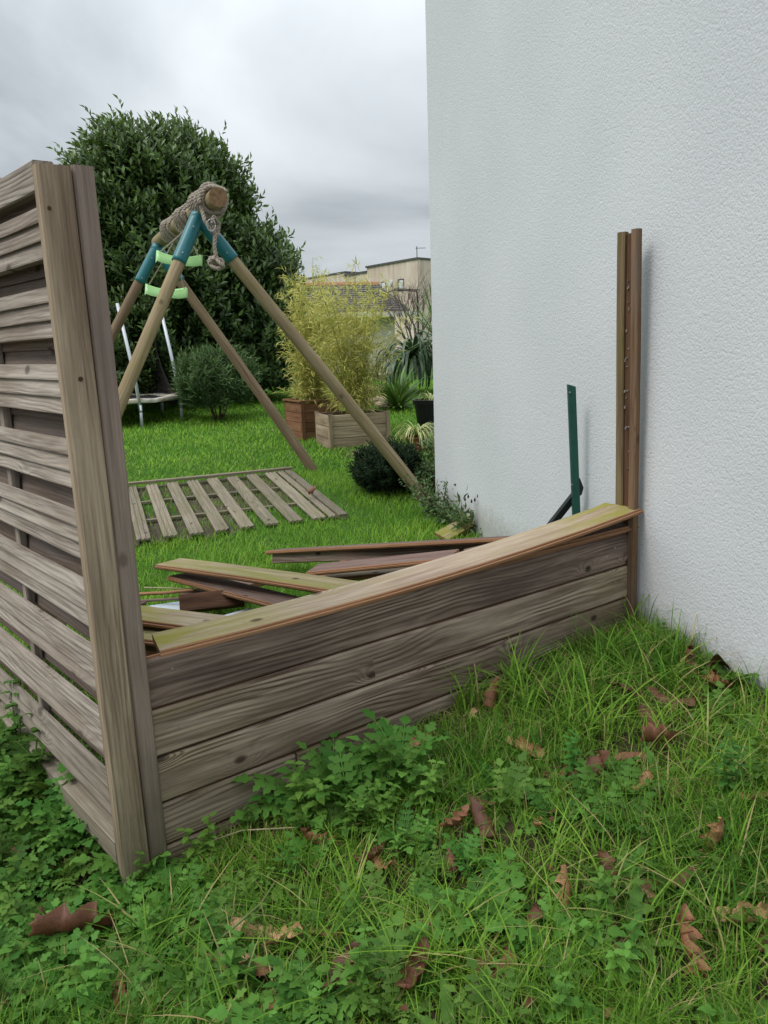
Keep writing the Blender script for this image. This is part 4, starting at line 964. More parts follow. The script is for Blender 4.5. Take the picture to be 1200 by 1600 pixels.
# climber/rose shrub at the corner and the weeds on the wall foot
def twiggy(base, H, spread, n, seed, label, m='wallshrub', name='leafy_shrub', leaf=.035, dens=26, lean=(0, 0), wl=.6, cat='shrub', sm='stem_brown'):
    r_ = np.random.default_rng(seed); root = empty(name, base, label, cat); mb = MB(); Ps = []; Ds = []
    for i in range(n):
        a = r_.uniform(0, 6.28); s = np.array(base)+np.array([math.cos(a), math.sin(a), 0])*.05; h = H*r_.uniform(.5, 1); L = spread*r_.uniform(.1, 1); pts = [s]
        for k in range(1, 8):
            t = k/7; pts.append(s+np.array([math.cos(a)*L*t**1.2+lean[0]*t, math.sin(a)*L*t**1.2+lean[1]*t, h*t-.12*h*t*t])+r_.normal(0, .008, 3))
        mb.tube([Vector(p) for p in pts], [.005*(1-.1*k) for k in range(8)], 5)
        for k in range(dens):
            t = r_.uniform(.1, 1); f = t*7; j = min(6, int(f)); p = pts[j]+(pts[j+1]-pts[j])*(f-j); d = unit(r_.normal(0, 1, 3)+np.array([0, 0, .4])); bl = r_.uniform(.0, .06)
            Ps.append(p+d*bl); Ds.append(d)
    mb.build('stems', [sm], root, smooth=True); P = np.array(Ps); D = np.array(Ds); nn = len(P); L = leaf*r_.uniform(.6, 1.3, nn)
    V, F = leaf_arrays(P, D, unit(r_.normal(0, .6, (nn, 3))+np.array([0, -.2, 1])), L, L*wl, .15, .15); col = np.repeat(np.clip(r_.normal(.4, .25, nn), 0, 1), 5)[:, None].repeat(3, 1)
    link('leaves', npmesh('leaves', V, F, col), [m], root); return root
cb = ter(668, 786); twiggy(cb+Vector((.14, .25, 0)), .58, .22, 26, 61, 'loose leafy shrub climbing at the far corner of the white wall', dens=46, lean=(.0, -.02))
twiggy(ter(715, 822), .20, .18, 16, 67, 'leafy tangle spilling along the foot of the white wall behind the budding weed', name='leafy_tangle', dens=34, leaf=.032, cat='weed')
twiggy(ter(690, 806), .36, .26, 24, 62, 'straggly low shrub with thin leafy shoots at the foot of the wall corner', dens=34, leaf=.03)
twiggy(cb+Vector((-.08, .38, 0)), .36, .22, 18, 66, 'bushy green growth between the nearly black bush and the wall corner', dens=46)
wb = ter(736, 838); tw_ = twiggy(wb, .26, .04, 5, 63, 'upright weed with dark buds standing at the foot of the white wall', name='budding_weed', dens=26, leaf=.06, wl=.3, cat='weed', sm='stem')
for i in range(5):
    c = wb+Vector((-.04+.022*i, -.02, .25+.02*math.sin(i*2))); mb = MB(); mb.lathe([(.0005, 0), (.006, .006), (.007, .016), (.0005, .03)], 8); mb.build('bud', ['black_metal'], tw_, Matrix.Translation(c))
twiggy(ter(765, 838), .11, .08, 10, 64, 'small bright green weed beside the budding weed', name='small_weed', dens=22, leaf=.03, cat='weed', sm='stem')

# ------------------------------------------------------------------ things behind: garage, apartment block, bare tree, planks
M['tile'] = simple('roof_tile', (.105, .10, .10), .85, 6, .4, c2=(.17, .155, .14))
M['ridge'] = simple('ridge_tile', (.33, .14, .085), .85, 8, .35, c2=(.22, .13, .09))
M['cream'] = simple('cream_wall', (.68, .61, .50), .9, 1.2, .2, c2=(.55, .49, .40))
M['eave'] = simple('pale_gutter', (.66, .63, .56), .7, 3, .2, c2=(.42, .40, .35))
def blockmat():
    m, t, b, o = mat('stained_render'); ge = N(t, 'ShaderNodeTexCoord'); P = ge.outputs['Object']
    n = noise(t, scalev(t, P, (1.6, 1.6, .10)), 1.4, 5, .6); n2 = noise(t, P, .5, 3, .5)
    sg = N(t, 'ShaderNodeSeparateXYZ'); t.links.new(P, sg.inputs[0])
    topm = mapr(t, sg.outputs[2], 5.5, 8.2, 0, 1)
    c = mixc(t, mapr(t, n2.outputs['Fac'], .4, .6), (.68, .60, .52), (.60, .50, .42))
    c = mixc(t, wm('MULTIPLY', mapr(t, n.outputs['Fac'], .40, .62, .1, 1), wm('ADD', wm('MULTIPLY', topm, .65, t=t), .2, t=t), t=t), c, (.36, .21, .14))
    t.links.new(c, b.inputs['Base Color']); b.inputs['Roughness'].default_value = .9; return m
M['block'] = blockmat()
M['shutter'] = simple('white_shutter', (.66, .68, .70), .6, 3, .1); M['dark_glass'] = simple('dark_frame', (.03, .035, .04), .4, 3, .1)
# garage with hipped tile roof
g0 = atY(380, 500, 20.5); g1 = atY(641, 489, 21.6); ez = g1.z; gg = float(gz(0, 21))
gx = Vector((g1.x-g0.x, g1.y-g0.y, 0)).normalized(); gn = Vector((gx.y, -gx.x, 0)); Wg = Vector((g1.x-g0.x, g1.y-g0.y, 0)).length
Mg = Matrix(((gx.x, -gn.x, 0, g0.x), (gx.y, -gn.y, 0, g0.y), (0, 0, 1, 0), (0, 0, 0, 1)))     # local X along eave, local Y to the back
ga = empty('garage', label='cream garage with grey hipped tile roof and orange ridge behind the bamboo', cat='garage', M4=Mg)
inv = Mg.inverted(); rzp = inv @ onplane(590, 444, g0-gn*2.3, gn); rz = rzp.z; Dg = 4.6
print('garage eave', ez, 'ridge', rz, 'ridge x', rzp.x, 'W', Wg)
mb = MB(); a, b_ = .3, Wg-.35
mb.add([(a, .3, gg-.3), (b_, .3, gg-.3), (b_, Dg-.3, gg-.3), (a, Dg-.3, gg-.3), (a, .3, ez), (b_, .3, ez), (b_, Dg-.3, ez), (a, Dg-.3, ez)], [(0, 1, 5, 4), (1, 2, 6, 5), (2, 3, 7, 6), (3, 0, 4, 7)]); mb.build('wall', ['cream'], ga, Matrix(), local=True)
mb = MB(); rows = 13; rx0, rx1 = -1.0+2.2, rzp.x; rx0 = max(.9, Wg-rzp.x); ry = Dg/2
def rpt(x, y, f): return None
for k in range(rows):       # each course slightly proud of the one above
    f0, f1 = k/rows, (k+1)/rows; lift = .035
    def L_(f): return rx0*f, Wg-(Wg-rx1)*f
    (l0, r0_), (l1, r1_) = L_(f0), L_(f1); z0_, z1_ = ez+.08+(rz-ez-.08)*f0, ez+.08+(rz-ez-.08)*f1
    for side in (0, 1):
        y0, y1 = (ry*f0, ry*f1) if side == 0 else (Dg-ry*f0, Dg-ry*f1)
        q = [(l0, y0, z0_+lift), (r0_, y0, z0_+lift), (r1_, y1, z1_), (l1, y1, z1_), (l0, y0, z0_-.02), (r0_, y0, z0_-.02)]
        mb.add(q, [(0, 1, 2, 3), (4, 5, 1, 0)] if side == 0 else [(3, 2, 1, 0), (0, 1, 5, 4)])
    for xs0, xs1, sd_ in ((r0_, r1_, 1), (l0, l1, -1)):
        q = [(xs0, ry*f0, z0_+lift), (xs0, Dg-ry*f0, z0_+lift), (xs1, Dg-ry*f1, z1_), (xs1, ry*f1, z1_), (xs0, ry*f0, z0_-.02), (xs0, Dg-ry*f0, z0_-.02)]
        mb.add(q, [(0, 1, 2, 3), (4, 5, 1, 0)])
roof = mb.build('roof', ['tile'], ga, Matrix(), local=True)
for k in range(16):
    x0 = rx0+(rx1-rx0)*k/16; x1 = rx0+(rx1-rx0)*(k+1)/16+.03; mb = MB(); n_ = 8
    vs = [(x, ry+.14*math.cos(math.pi*j/n_), rz-.06+.13*math.sin(math.pi*j/n_)*(1.1 if x == x0 else .95)) for x in (x0, x1) for j in range(n_+1)]
    mb.add(vs, [(j, j+1, n_+2+j, n_+1+j) for j in range(n_)]+[tuple(range(n_+1))]); mb.build('ridge_tile', ['ridge'], ga, Matrix(), local=True)
mb = MB(); mb.box((Wg/2, -.04, ez-.015), (Wg+.3, .12, .13)); mb.box((Wg/2, .17, ez-.045), (Wg-.1, .26, .02)); mb.build('gutter', ['eave'], ga, Matrix(), local=True)
# lamp-like grey wall vent visible through the bamboo
wq = inv @ onplane(548, 540, g0-gn*.28, gn); mb = MB(); mb.box((wq.x, .285, wq.z), (.55, .03, .75)); wf = mb.build('window', ['eave'], ga, Matrix(), local=True); mb = MB(); mb.box((wq.x, .262, wq.z), (.45, .012, .65)); mb.build('pane', ['shutter'], wf, Matrix(), local=True)
# apartment block
YB = 62.0; kcn = atY(652, 405, YB); zt_ = kcn.z
la = Vector((-.676, 1, 0)).normalized(); ra = Vector((.92, 1, 0)).normalized()
nl_ = Vector((-la.y, la.x, 0));
if nl_.y > 0: nl_ = -nl_
K = Vector((kcn.x, kcn.y, 0))
def onleft(x, y): return onplane(x, y, K, nl_)
d1 = (onleft(573, 420)-K).dot(la); d2 = (onleft(539, 431)-K).dot(la); z2 = onleft(560, 428).z; z3 = onleft(530, 428).z
print('block', K, zt_, 'd1', d1, d2, z2, z3)
ab = empty('apartment_block', (K.x, K.y, 0), 'stained beige flat-roofed apartment block far behind the garage', 'building')
def blk(da, db_, z, nm, w=9):
    mb = MB(); p = [K+la*da, K+ra*w+la*da, K+ra*w+la*db_, K+la*db_]
    mb.add([(v.x, v.y, -.3) for v in p]+[(v.x, v.y, z) for v in p], [(0, 1, 5, 4), (1, 2, 6, 5), (2, 3, 7, 6), (3, 0, 4, 7), (4, 5, 6, 7)]); mb.build(nm, ['block'], ab)
    mb = MB(); o_ = .12; c_ = (p[0]+p[2])/2; pp = [v+(v-c_).normalized()*o_ for v in p]
    mb.add([(v.x, v.y, z+.004) for v in pp]+[(v.x, v.y, z+.14) for v in pp], [(0, 1, 5, 4), (1, 2, 6, 5), (2, 3, 7, 6), (3, 0, 4, 7), (4, 5, 6, 7), (3, 2, 1, 0)]); mb.build('parapet', ['slate'], ab)
blk(0, d1, zt_, 'wall'); blk(d1+.003, d2, z2, 'wall', 8.6); blk(d2+.003, d2+14, z3, 'wall', 8.2)
for (xa, ya, xb, yb2) in ((623, 437.5, 631, 453), (596.5, 441.5, 603, 453.5)):
    A_ = onleft(xa, ya); B_ = onleft(xb, yb2); wd = abs((B_-A_).dot(la)); hh = A_.z-B_.z; c_ = (A_+B_)/2
    MW = frame(c_, la, nl_); mb = MB(); mb.box((0, .03, 0), (wd+.1, .05, hh+.1)); f_ = mb.build('window', ['dark_glass'], ab, MW)
    mb = MB(); mb.box((-.06, .065, -.03), (wd*.92, .03, hh*.97)); mb.build('shutter', ['shutter'], f_, MW)
c_ = onleft(611, 442)+nl_*.1; mb = MB(); mb.lathe([(.0, 0), (.22, 0), (.2, .12), (.0, .16)], 16); mb.build('wall_vent', ['shutter'], ab, frame(c_, la, Vector((0, 0, 1))))
an = empty('antenna', (K.x, K.y, zt_), 'thin rooftop antenna on the corner of the apartment block', 'antenna'); mb = MB(); p0 = Vector((K.x, K.y+.3, zt_+.1)); mb.tube([p0, p0+Vector((0, 0, .85))], .03, 6); mb.build('mast', ['black_metal'], an)
mb = MB(); mb.tube([p0+Vector((-.1, 0, .72)), p0+Vector((.65, .1, .72))], .02, 5)
for i in range(4): mb.tube([p0+Vector((.05+.18*i, -.15, .72)), p0+Vector((.05+.18*i, .15, .72))], .012, 4)
mb.build('yagi_boom', ['black_metal'], an)
# steel gantry in front of the block
gt0 = atY(605, 458, 40); gt = empty('steel_gantry', (gt0.x, gt0.y, float(gz(0, 40))), 'thin dark steel gantry standing beyond the garage roof', 'gantry'); mb = MB()
pl = [atY(x, y, 40) for x, y in ((604, 458), (616, 453), (616, 453), (652, 455), (655, 456), (655, 453), (616, 451))]
mb.tube([pl[0], pl[1]], .035, 5); mb.tube([pl[2], pl[3]], .035, 5); mb.tube([pl[6], pl[5]], .025, 5)
for x in (616, 628, 640, 652): mb.tube([atY(x, 451, 40), atY(x, 454.5, 40)], .02, 5)
mb.build('truss', ['black_metal'], gt); mb = MB()
for x in (606, 652): 
    p = atY(x, 456, 40); mb.tube([p, Vector((p.x, p.y, .4))], .05, 6)
mb.build('columns', ['black_metal'], gt)
# bare trees
def bare(base, H, spread, seed, label, depth=5, r0=.03, nb=4, name='bare_tree'):
    r_ = random.Random(seed); root = empty(name, base, label, 'tree'); mb = MB()
    def grow(p, d, L, r, k):
        q = p+d*L; m_ = p.lerp(q, .5)+Vector((r_.uniform(-1, 1), r_.uniform(-1, 1), 0))*L*.06; mb.tube([p, m_, q], [r, r*.85, r*.65], 5, cap=False)
        if k == 0: return
        for i in range(r_.choice((2, 3, 3))):
            dd = (d+Vector((r_.uniform(-1, 1), r_.uniform(-1, 1), r_.uniform(-.1, .7)))*spread).normalized(); grow(q, dd, L*r_.uniform(.6, .85), r*.6, k-1)
    for i in range(nb):
        grow(Vector(base), Vector((r_.uniform(-.5, .5)*spread, r_.uniform(-.4, .4)*spread, 1)).normalized(), H*.28, r0, depth)
    mb.build('branches', ['twig'], root); return root
bt = atY(655, 560, 17.5); bare(Vector((bt.x, bt.y, float(gz(bt.x, bt.y)))), 2.3, .55, 71, 'bare brown shrub-like tree right of the garage roof', 5, .028, 5)
bt = atY(415, 560, 19.2); bare(Vector((bt.x, bt.y, float(gz(bt.x, bt.y)))), 3.3, .6, 72, 'leafless tree whose thin twigs show above the orange ridge', 5, .035, 3)
# low timber steps/planks in the far garden
for q, (x0, y0, x1, y1, hgt, lb) in enumerate(((556, 617, 590, 618, .10, 'pale plank lying highest in the far planks behind the bamboo'), (556, 640, 592, 634, .10, 'pale plank lowest of the far planks behind the bamboo'), (566, 628, 600, 641, .05, 'slanting pale plank in front of the far planks'), (575, 606, 596, 612, .3, 'grey plank farthest off, touching the yucca'))):
    p = ter(x0, y0); p2 = ter(x1, y1)
    plank(p+Vector((0, 0, hgt)), p2+Vector((0, 0, hgt)), .3, .15, .10, 'pallet' if q else 'pale', lb, tongue=False, edge='pallet', group='planks in the far garden', name='garden_plank')

# ------------------------------------------------------------------ near ground plants
def leaflet(mb, o, d, up, L, W_, lob=3, jag=.35, cup=.12, droop=.25, nseg=10, cidx=None, seed=0):
    """a lobed leaf surface with midrib fold"""
    d = Vector(d).normalized(); s = d.cross(up).normalized(); u = s.cross(d); vs = []; r_ = random.Random(seed)
    for i in range(nseg+1):
        t = i/nseg; env = math.sin(math.pi*min(1, t**.75*.94+.05)); w_ = W_*.5*env*(1-jag+jag*abs(math.cos(math.pi*lob*t))) if 0 < i < nseg else W_*.02
        c = Vector(o)+d*L*t-u*L*droop*t*t; sh = d*L*.05*jag*math.cos(2*math.pi*lob*t)
        rip = .05*W_*math.sin(t*19+seed)
        vs += [c, c+s*w_+u*(w_*cup+rip)+sh, c-s*w_+u*(w_*cup-rip)+sh]
    fs = []
    for i in range(nseg):
        a = 3*i; fs += [(a, a+1, a+4, a+3), (a, a+3, a+5, a+2)]
    mb.add(vs, fs)
def herb_mesh(seed, kind):
    r_ = random.Random(seed); mb = MB(); st = MB(); cols = []; mark = 0
    def setc(c):
        nonlocal mark
        cols.extend([c]*(len(mb.v)-mark)); mark = len(mb.v)
    if kind == 'compound':
        for i in range(r_.randint(11, 14)):
            a = i*2.4+r_.uniform(-.4, .4); el = r_.uniform(.25, 1.15); L = r_.uniform(.10, .19); h = Vector((math.cos(a), math.sin(a), 0)); p = Vector((0, 0, 0)); pts = [p.copy()]; e_ = el+.25
            for k in range(6):
                e_ -= .13; p = p+(h*math.cos(e_)+Vector((0, 0, math.sin(e_))))*L/6; pts.append(p.copy())
            mb.tube(pts, .0016, 4, cap=False); setc(.75)
            cc = r_.uniform(.1, .75)
            sd_ = h.cross(Vector((0, 0, 1)))
            for k in (2, 3, 4, 5, 6):
                t = (k-2)/4; sz = L*(.33-.10*t)*r_.uniform(.85, 1.15); fw = (pts[k]-pts[k-1]).normalized(); up = sd_.cross(fw)*(1 if sd_.cross(fw).z > 0 else -1)
                if k < 6:
                    for s in (-1, 1): leaflet(mb, pts[k], fw*.55+sd_*s, up+Vector((0, 0, r_.uniform(-.1, .3))), sz, sz*.66, 2.5, .50, .10, r_.uniform(.1, .4), seed=r_.random()*9)
                else: leaflet(mb, pts[k], fw, up, sz*1.2, sz*1.0, 2.5, .42, .1, .25, seed=r_.random()*9)
            setc(cc)
    elif kind == 'rosette':
        for i in range(r_.randint(7, 10)):
            a = i*2.4+r_.uniform(-.3, .3); el = r_.uniform(.15, .9); L = r_.uniform(.12, .20); h = Vector((math.cos(a), math.sin(a), 0)); d = h*math.cos(el)+Vector((0, 0, math.sin(el)))
            up = Vector((0, 0, 1))*math.cos(el)-h*math.sin(el); leaflet(mb, (0, 0, 0), d, up, L, L*.30, 6, .62, .2, r_.uniform(.15, .45), 18, seed=r_.random()*9); setc(r_.uniform(.2, .9))
    elif kind == 'nettle':
        for st_ in range(3):
            a0 = r_.uniform(0, 6.28); H = r_.uniform(.14, .24); tip = Vector((math.cos(a0)*.05, math.sin(a0)*.05, H)); mb.tube([(0, 0, 0), tip*.5+Vector((.004, 0, 0)), tip], [.0028, .0022, .001], 5, cap=False); setc(.6)
            for k in range(7):
                p = tip*((k+1)/7)
                for s in (0, 1):
                    a = k*1.57+s*3.14+a0; h = Vector((math.cos(a), math.sin(a), .25)); sz = .055*(1.15-.09*k); leaflet(mb, p, h, Vector((0, 0, 1)), sz, sz*.62, 4, .25, .12, .3, seed=k+s)
            setc(r_.uniform(.2, .8))
    elif kind == 'round':
        for i in range(r_.randint(9, 14)):
            a = i*2.4; h = Vector((math.cos(a), math.sin(a), 0)); L = r_.uniform(.04, .10); p = h*L*.8+Vector((0, 0, L*r_.uniform(.3, .9))); mb.tube([(0, 0, 0), p*.6+Vector((0, 0, .01)), p], .001, 4, cap=False); setc(.6)
            sz = r_.uniform(.022, .040); leaflet(mb, p-h*sz*.4, h+Vector((0, 0, .1)), Vector((0, 0, 1)), sz, sz*1.05, 2, .2, .1, .15, seed=i); setc(r_.uniform(.1, .9))
    me = mb.mesh(kind); at = me.color_attributes.new('col', 'FLOAT_COLOR', 'POINT'); c4 = np.ones((len(me.vertices), 4), np.float32); c4[:, :3] = np.array(cols, np.float32)[:, None]; at.data.foreach_set('color', c4.ravel())
    me.polygons.foreach_set('use_smooth', [True]*len(me.polygons)); return me
HM = {k: [herb_mesh(100+i*7+len(k), k) for i in range(4)] for k in ('compound', 'rosette', 'nettle', 'round')}
for k, ml in HM.items():
    for me in ml: me.materials.append(M['dandelion'] if k == 'rosette' else M['weed'])
INFO = {'compound': ('chervil_weed', 'dark green chervil-like weed with lobed leaflets growing in the foreground grass', 'chervil-like weeds in the foreground'),
        'rosette': ('dandelion', 'dandelion rosette of long toothed leaves lying in the foreground grass', 'dandelion rosettes in the foreground'),
        'nettle': ('nettle', 'upright nettle-like weed with paired leaves in the foreground grass', 'nettle-like weeds in the foreground'),
        'round': ('ground_ivy', 'low clump of small rounded leaves in the foreground grass', 'small rounded-leaf weeds in the foreground')}
def herb(kind, px, py, sc, label=None, tilt=.15, i=None, grp=None):
    p = ter(px, py) if not isinstance(px, Vector) else px
    nm, lb, gr = INFO[kind]; o = bpy.data.objects.new(nm, HM[kind][random.randrange(4) if i is None else i]); COL.objects.link(o)
    o.location = p-Vector((0, 0, .005)); o.scale = (sc,)*3; o.rotation_euler = (random.uniform(-tilt, tilt), random.uniform(-tilt, tilt), random.uniform(0, 6.28)); tag(o, label or lb, 'weed', grp or (gr if not label else None)); return o
# the dense growth at the lower left
def inside_fence(P):      # behind the low or tall fence line?
    d = P-P_PLANE; return False
def scatter(kind_w, poly, n, smin, smax, seed, mind=14):
    r_ = random.Random(seed); pts = []; tries = 0
    while len(pts) < n and tries < 6000:
        tries += 1; x = r_.uniform(poly[0], poly[2]); y = r_.uniform(poly[1], poly[3])
        if len(poly) > 4 and not poly[4](x, y): continue
        if all((x-a)**2+(y-b)**2 > mind*mind for a, b in pts): pts.append((x, y))
    for x, y in pts: herb(r_.choice(kind_w), x, y, r_.uniform(smin, smax))
scatter(['compound', 'compound', 'compound', 'nettle', 'compound'], (-40, 1230, 185, 1600, lambda x, y: y > 1230+x*.95), 36, .45, .8, 5, 26)
scatter(['compound', 'compound', 'nettle', 'rosette'], (100, 1440, 400, 1640), 16, .4, .75, 6, 36)
scatter(['compound', 'nettle', 'compound'], (-60, 1180, 60, 1400, lambda x, y: y > 1190+x*1.0), 13, .6, .9, 7, 20)
for x, y, s, k in ((225, 1395, .75, 'nettle'), (215, 1420, .85, 'compound'), (290, 1400, .8, 'compound'), (330, 1440, .7, 'compound'), (540, 1265, .95, 'compound'), (500, 1270, .85, 'compound'), (575, 1290, .9, 'compound'), (630, 1235, .9, 'nettle'), (480, 1300, .8, 'compound'), (525, 1310, .8, 'compound'), (550, 1320, .7, 'nettle'),
                   (400, 1420, .7, 'compound'), (420, 1400, .6, 'nettle'), (570, 1450, .8, 'compound'), (600, 1490, .6, 'compound'), (630, 1320, .8, 'compound'), (615, 1345, .6, 'nettle'), (770, 1230, .6, 'compound'), (740, 1265, .6, 'compound'), (690, 1240, .6, 'compound'), (660, 1290, .6, 'rosette'), (1030, 1010, .75, 'compound'), (1010, 1020, .7, 'compound'), (1060, 1030, .5, 'nettle'), (1140, 1130, .8, 'compound'), (1165, 1180, .8, 'rosette'), (1180, 1160, .7, 'compound'), (1150, 1240, .7, 'round'),
                   (960, 1390, 1.15, 'rosette'), (1010, 1400, 1.2, 'rosette'), (985, 1350, .9, 'rosette'), (950, 1310, .8, 'round'), (930, 1290, .7, 'round'), (1050, 1380, .8, 'rosette'), (830, 1440, .7, 'rosette'), (850, 1600, .9, 'rosette'), (60, 1470, 1.1, 'rosette'), (30, 1500, 1.1, 'rosette'), (80, 1500, 1.0, 'rosette'), (20, 1440, .9, 'rosette'), (1130, 1590, .8, 'rosette'), (1110, 1600, .8, 'round'), (600, 1430, .7, 'compound'), (900, 1330, .6, 'round')): herb(k, x, y, s*(.62 if k == 'rosette' else .8))
for x, y, s_ in ((30, 1190, 1.25), (65, 1215, 1.2), (90, 1250, 1.1), (5, 1170, 1.2), (120, 1285, 1.0), (50, 1240, 1.3), (145, 1320, .9), (-10, 1220, 1.2)): herb(random.choice(('compound', 'nettle')), x, y, s_, 'tall leafy weed crowding against the foot of the slatted fence', grp='weeds at the foot of the slatted fence')
for x, y, s_ in ((480, 1255, 1.05), (520, 1240, 1.1), (545, 1262, 1.1), (575, 1248, 1.0), (500, 1290, 1.0), (625, 1212, 1.15), (640, 1222, 1.1), (605, 1262, .9)): herb(random.choice(('compound', 'compound', 'nettle')), x, y, s_, 'leafy weed in the thick clump growing against the low boards', grp='weeds clumped against the low boards')
herb('compound', 222, 1372, .9, 'bright green young weed clinging to the foot of the corner post', .05)
herb('compound', 1140, 1075, .8, 'drooping fern-like weed arching against the foot of the white wall', .1)
scatter(['round', 'compound', 'compound', 'nettle', 'rosette', 'compound'], (280, 1180, 1250, 1650, lambda x, y: y > 1430-x*.30), 80, .4, .8, 9, 34)
scatter(['round', 'compound'], (-50, 1250, 400, 1640, lambda x, y: y > 1250+x*.9), 30, .4, .8, 10, 25)
# inside yard weeds (beside the heap)
for x, y, s in ((450, 738, .7), (515, 770, .8), (500, 760, .7), (560, 745, .6), (150, 900, .7)): pass

# fallen leaves
def oak_mesh(seed):
    r_ = random.Random(seed); mb = MB(); L = 1.0; nseg = 22; cu = r_.choice((-1, 1))*r_.uniform(1.5, 3.2); cl = r_.choice((-1, 1, 1))*r_.uniform(.5, 2.2); tw = r_.uniform(-1.6, 1.6); lob = r_.choice((3, 3.5, 4)); vs = []
    for i in range(nseg+1):
        t = i/nseg; env = math.sin(math.pi*min(1, .06+t*.92))**.7; w_ = .30*env*(.45+.55*abs(math.sin(math.pi*lob*t+.3))**.8); w_ = w_ if 0 < i < nseg else .008
        th = cl*(t-.5); cx = math.sin(th)/cl if abs(cl) > .1 else t-.5; cz = (1-math.cos(th))/cl if abs(cl) > .1 else 0
        for j in range(-2, 3):
            v = j/2; y = w_*v; a = cu*y*2.5; yy = math.sin(a)/(cu*2.5); zc = (1-math.cos(a))/(cu*2.5)*1.2
            rr = tw*(t-.5); y2 = yy*math.cos(rr)-zc*math.sin(rr); z2_ = yy*math.sin(rr)+zc*math.cos(rr)
            sh = .07*abs(v)*math.cos(2*math.pi*lob*t)
            vs.append((cx+sh, y2, cz+z2_+.012*math.sin(t*17+j*2+seed)))
    fs = [(i*5+j, (i+1)*5+j, (i+1)*5+j+1, i*5+j+1) for i in range(nseg) for j in range(4)]
    mb.add(vs, fs); mb.tube([vs[2], (vs[2][0]-.10, .01, vs[2][2]+.02), (vs[2][0]-.2, .03, vs[2][2]+.03)], .006, 4)
    me = mb.mesh('fallen_leaf'); me.materials.append(M['dead']); me.polygons.foreach_set('use_smooth', [True]*len(me.polygons)); return me
OM = [oak_mesh(i) for i in range(9)]
LV = [(125, 1490, .20, 1), (145, 1552, .16, 0), (105, 1470, .13, 0), (45, 1335, .13, 0), (117, 1322, .06, 0), (495, 1335, .10, 0), (500, 1362, .08, 0), (585, 1360, .09, 0), (398, 1468, .10, 0), (445, 1488, .09, 0), (405, 1520, .09, 0), (537, 1540, .11, 0), (450, 1575, .13, 0), (565, 1557, .08, 0), (365, 1535, .10, 0), (15, 1570, .12, 0), (190, 1590, .1, 0),
      (770, 1107, .10, 1), (820, 1188, .11, 0), (815, 1172, .08, 0), (655, 1203, .09, 1), (985, 1098, .13, 1), (1050, 1107, .13, 0), (1070, 1055, .12, 1), (1118, 1065, .17, 1), (1120, 1090, .13, 0), (1015, 1140, .14, 0), (1030, 1185, .15, 1), (980, 1192, .11, 0), (917, 1225, .12, 1), (1050, 1240, .11, 0), (755, 1305, .11, 0), (715, 1305, .09, 0), (750, 1268, .08, 0), (1122, 1347, .12, 1), (1035, 1395, .12, 0), (950, 1390, .11, 0), (890, 1425, .10, 1), (820, 1465, .09, 0),
      (745, 1540, .13, 0), (775, 1545, .10, 0), (650, 1545, .11, 0), (960, 1500, .12, 0), (1065, 1515, .12, 1), (1085, 1530, .09, 0), (1172, 1460, .12, 0), (1190, 1475, .09, 0), (600, 1370, .08, 0), (1030, 1420, .10, 0), (700, 1370, .07, 0), (840, 1310, .07, 0), (680, 1460, .07, 0), (1180, 1270, .08, 0), (1100, 1290, .08, 0), (510, 1480, .07, 0), (330, 1500, .08, 0), (735, 1130, .06, 0), (660, 1160, .06, 0), (1000, 1240, .08, 0)]
special = {(125, 1490): 'largest rolled dark brown leaf standing up among weeds at lower left', (1050, 1107): 'pale tan pointed leaf lying flat in the grass near the white wall', (500, 1362): 'yellowish leaf lying at the edge of the weeds by the low boards', (1122, 1347): 'tan upright leaf in the grass at lower right, apart from the others'}
for i, (x, y, s, up) in enumerate(q for q in LV):
    p = ter(x, y); o = bpy.data.objects.new('fallen_leaf', OM[i % 9]); COL.objects.link(o); o.location = p+Vector((0, 0, .022+.02*up+s*.12)); o.scale = (s*1.25,)*3
    o.rotation_euler = (random.uniform(-.5, .5)+(.7 if up else 0), random.uniform(-.4, .4)-(.7 if up else 0), random.uniform(0, 6.28))
    tag(o, special.get((x, y), 'brown curled fallen leaf lying in the foreground grass'), 'leaf', 'fallen leaves in the foreground grass')
# crumbled leaf litter low between the blades: nobody could count it
r_ = np.random.default_rng(77); nl_l = 1100; lx = r_.uniform(-1.5, 1.6, nl_l); ly = r_.uniform(.9, 3.4, nl_l); X_ = np.stack([lx, ly], 1)
kp_ = ((X_-np.array([P_PLANE.x, P_PLANE.y]))@np.array([UN.x, UN.y]) > .03) & ((X_-np.array([FAR.x, FAR.y]))@np.array([WN.x, WN.y]) > .03); lx, ly = lx[kp_], ly[kp_]; nl_l = len(lx)
cl_ = np.sin(lx*5+1)*np.sin(ly*6) > -.25; lx, ly = lx[cl_], ly[cl_]; nl_l = len(lx); a_ = r_.uniform(0, 6.28, nl_l)
Pl = np.stack([lx, ly, gz(lx, ly)+r_.uniform(.004, .03, nl_l)], 1); Dl = np.stack([np.cos(a_), np.sin(a_), r_.normal(0, .35, nl_l)], 1); Ul = unit(np.stack([r_.normal(0, .4, nl_l), r_.normal(0, .4, nl_l), np.ones(nl_l)], 1)); Ll = r_.uniform(.015, .045, nl_l)
Vl, Fl = leaf_arrays(Pl, Dl, Ul, Ll, Ll*.6, .3, .3); cl3 = np.repeat(r_.uniform(0, 1, nl_l), 5)[:, None].repeat(3, 1)
M['litter'] = leafmat('leaf_litter', (.06, .026, .012), (.24, .12, .05), .6, .05, .3, rnd=False)
tag(link('leaf_litter', npmesh('leaf_litter', Vl, Fl, cl3), ['litter']), 'broken brown leaf litter low among the foreground blades', 'leaf litter', kind='stuff')
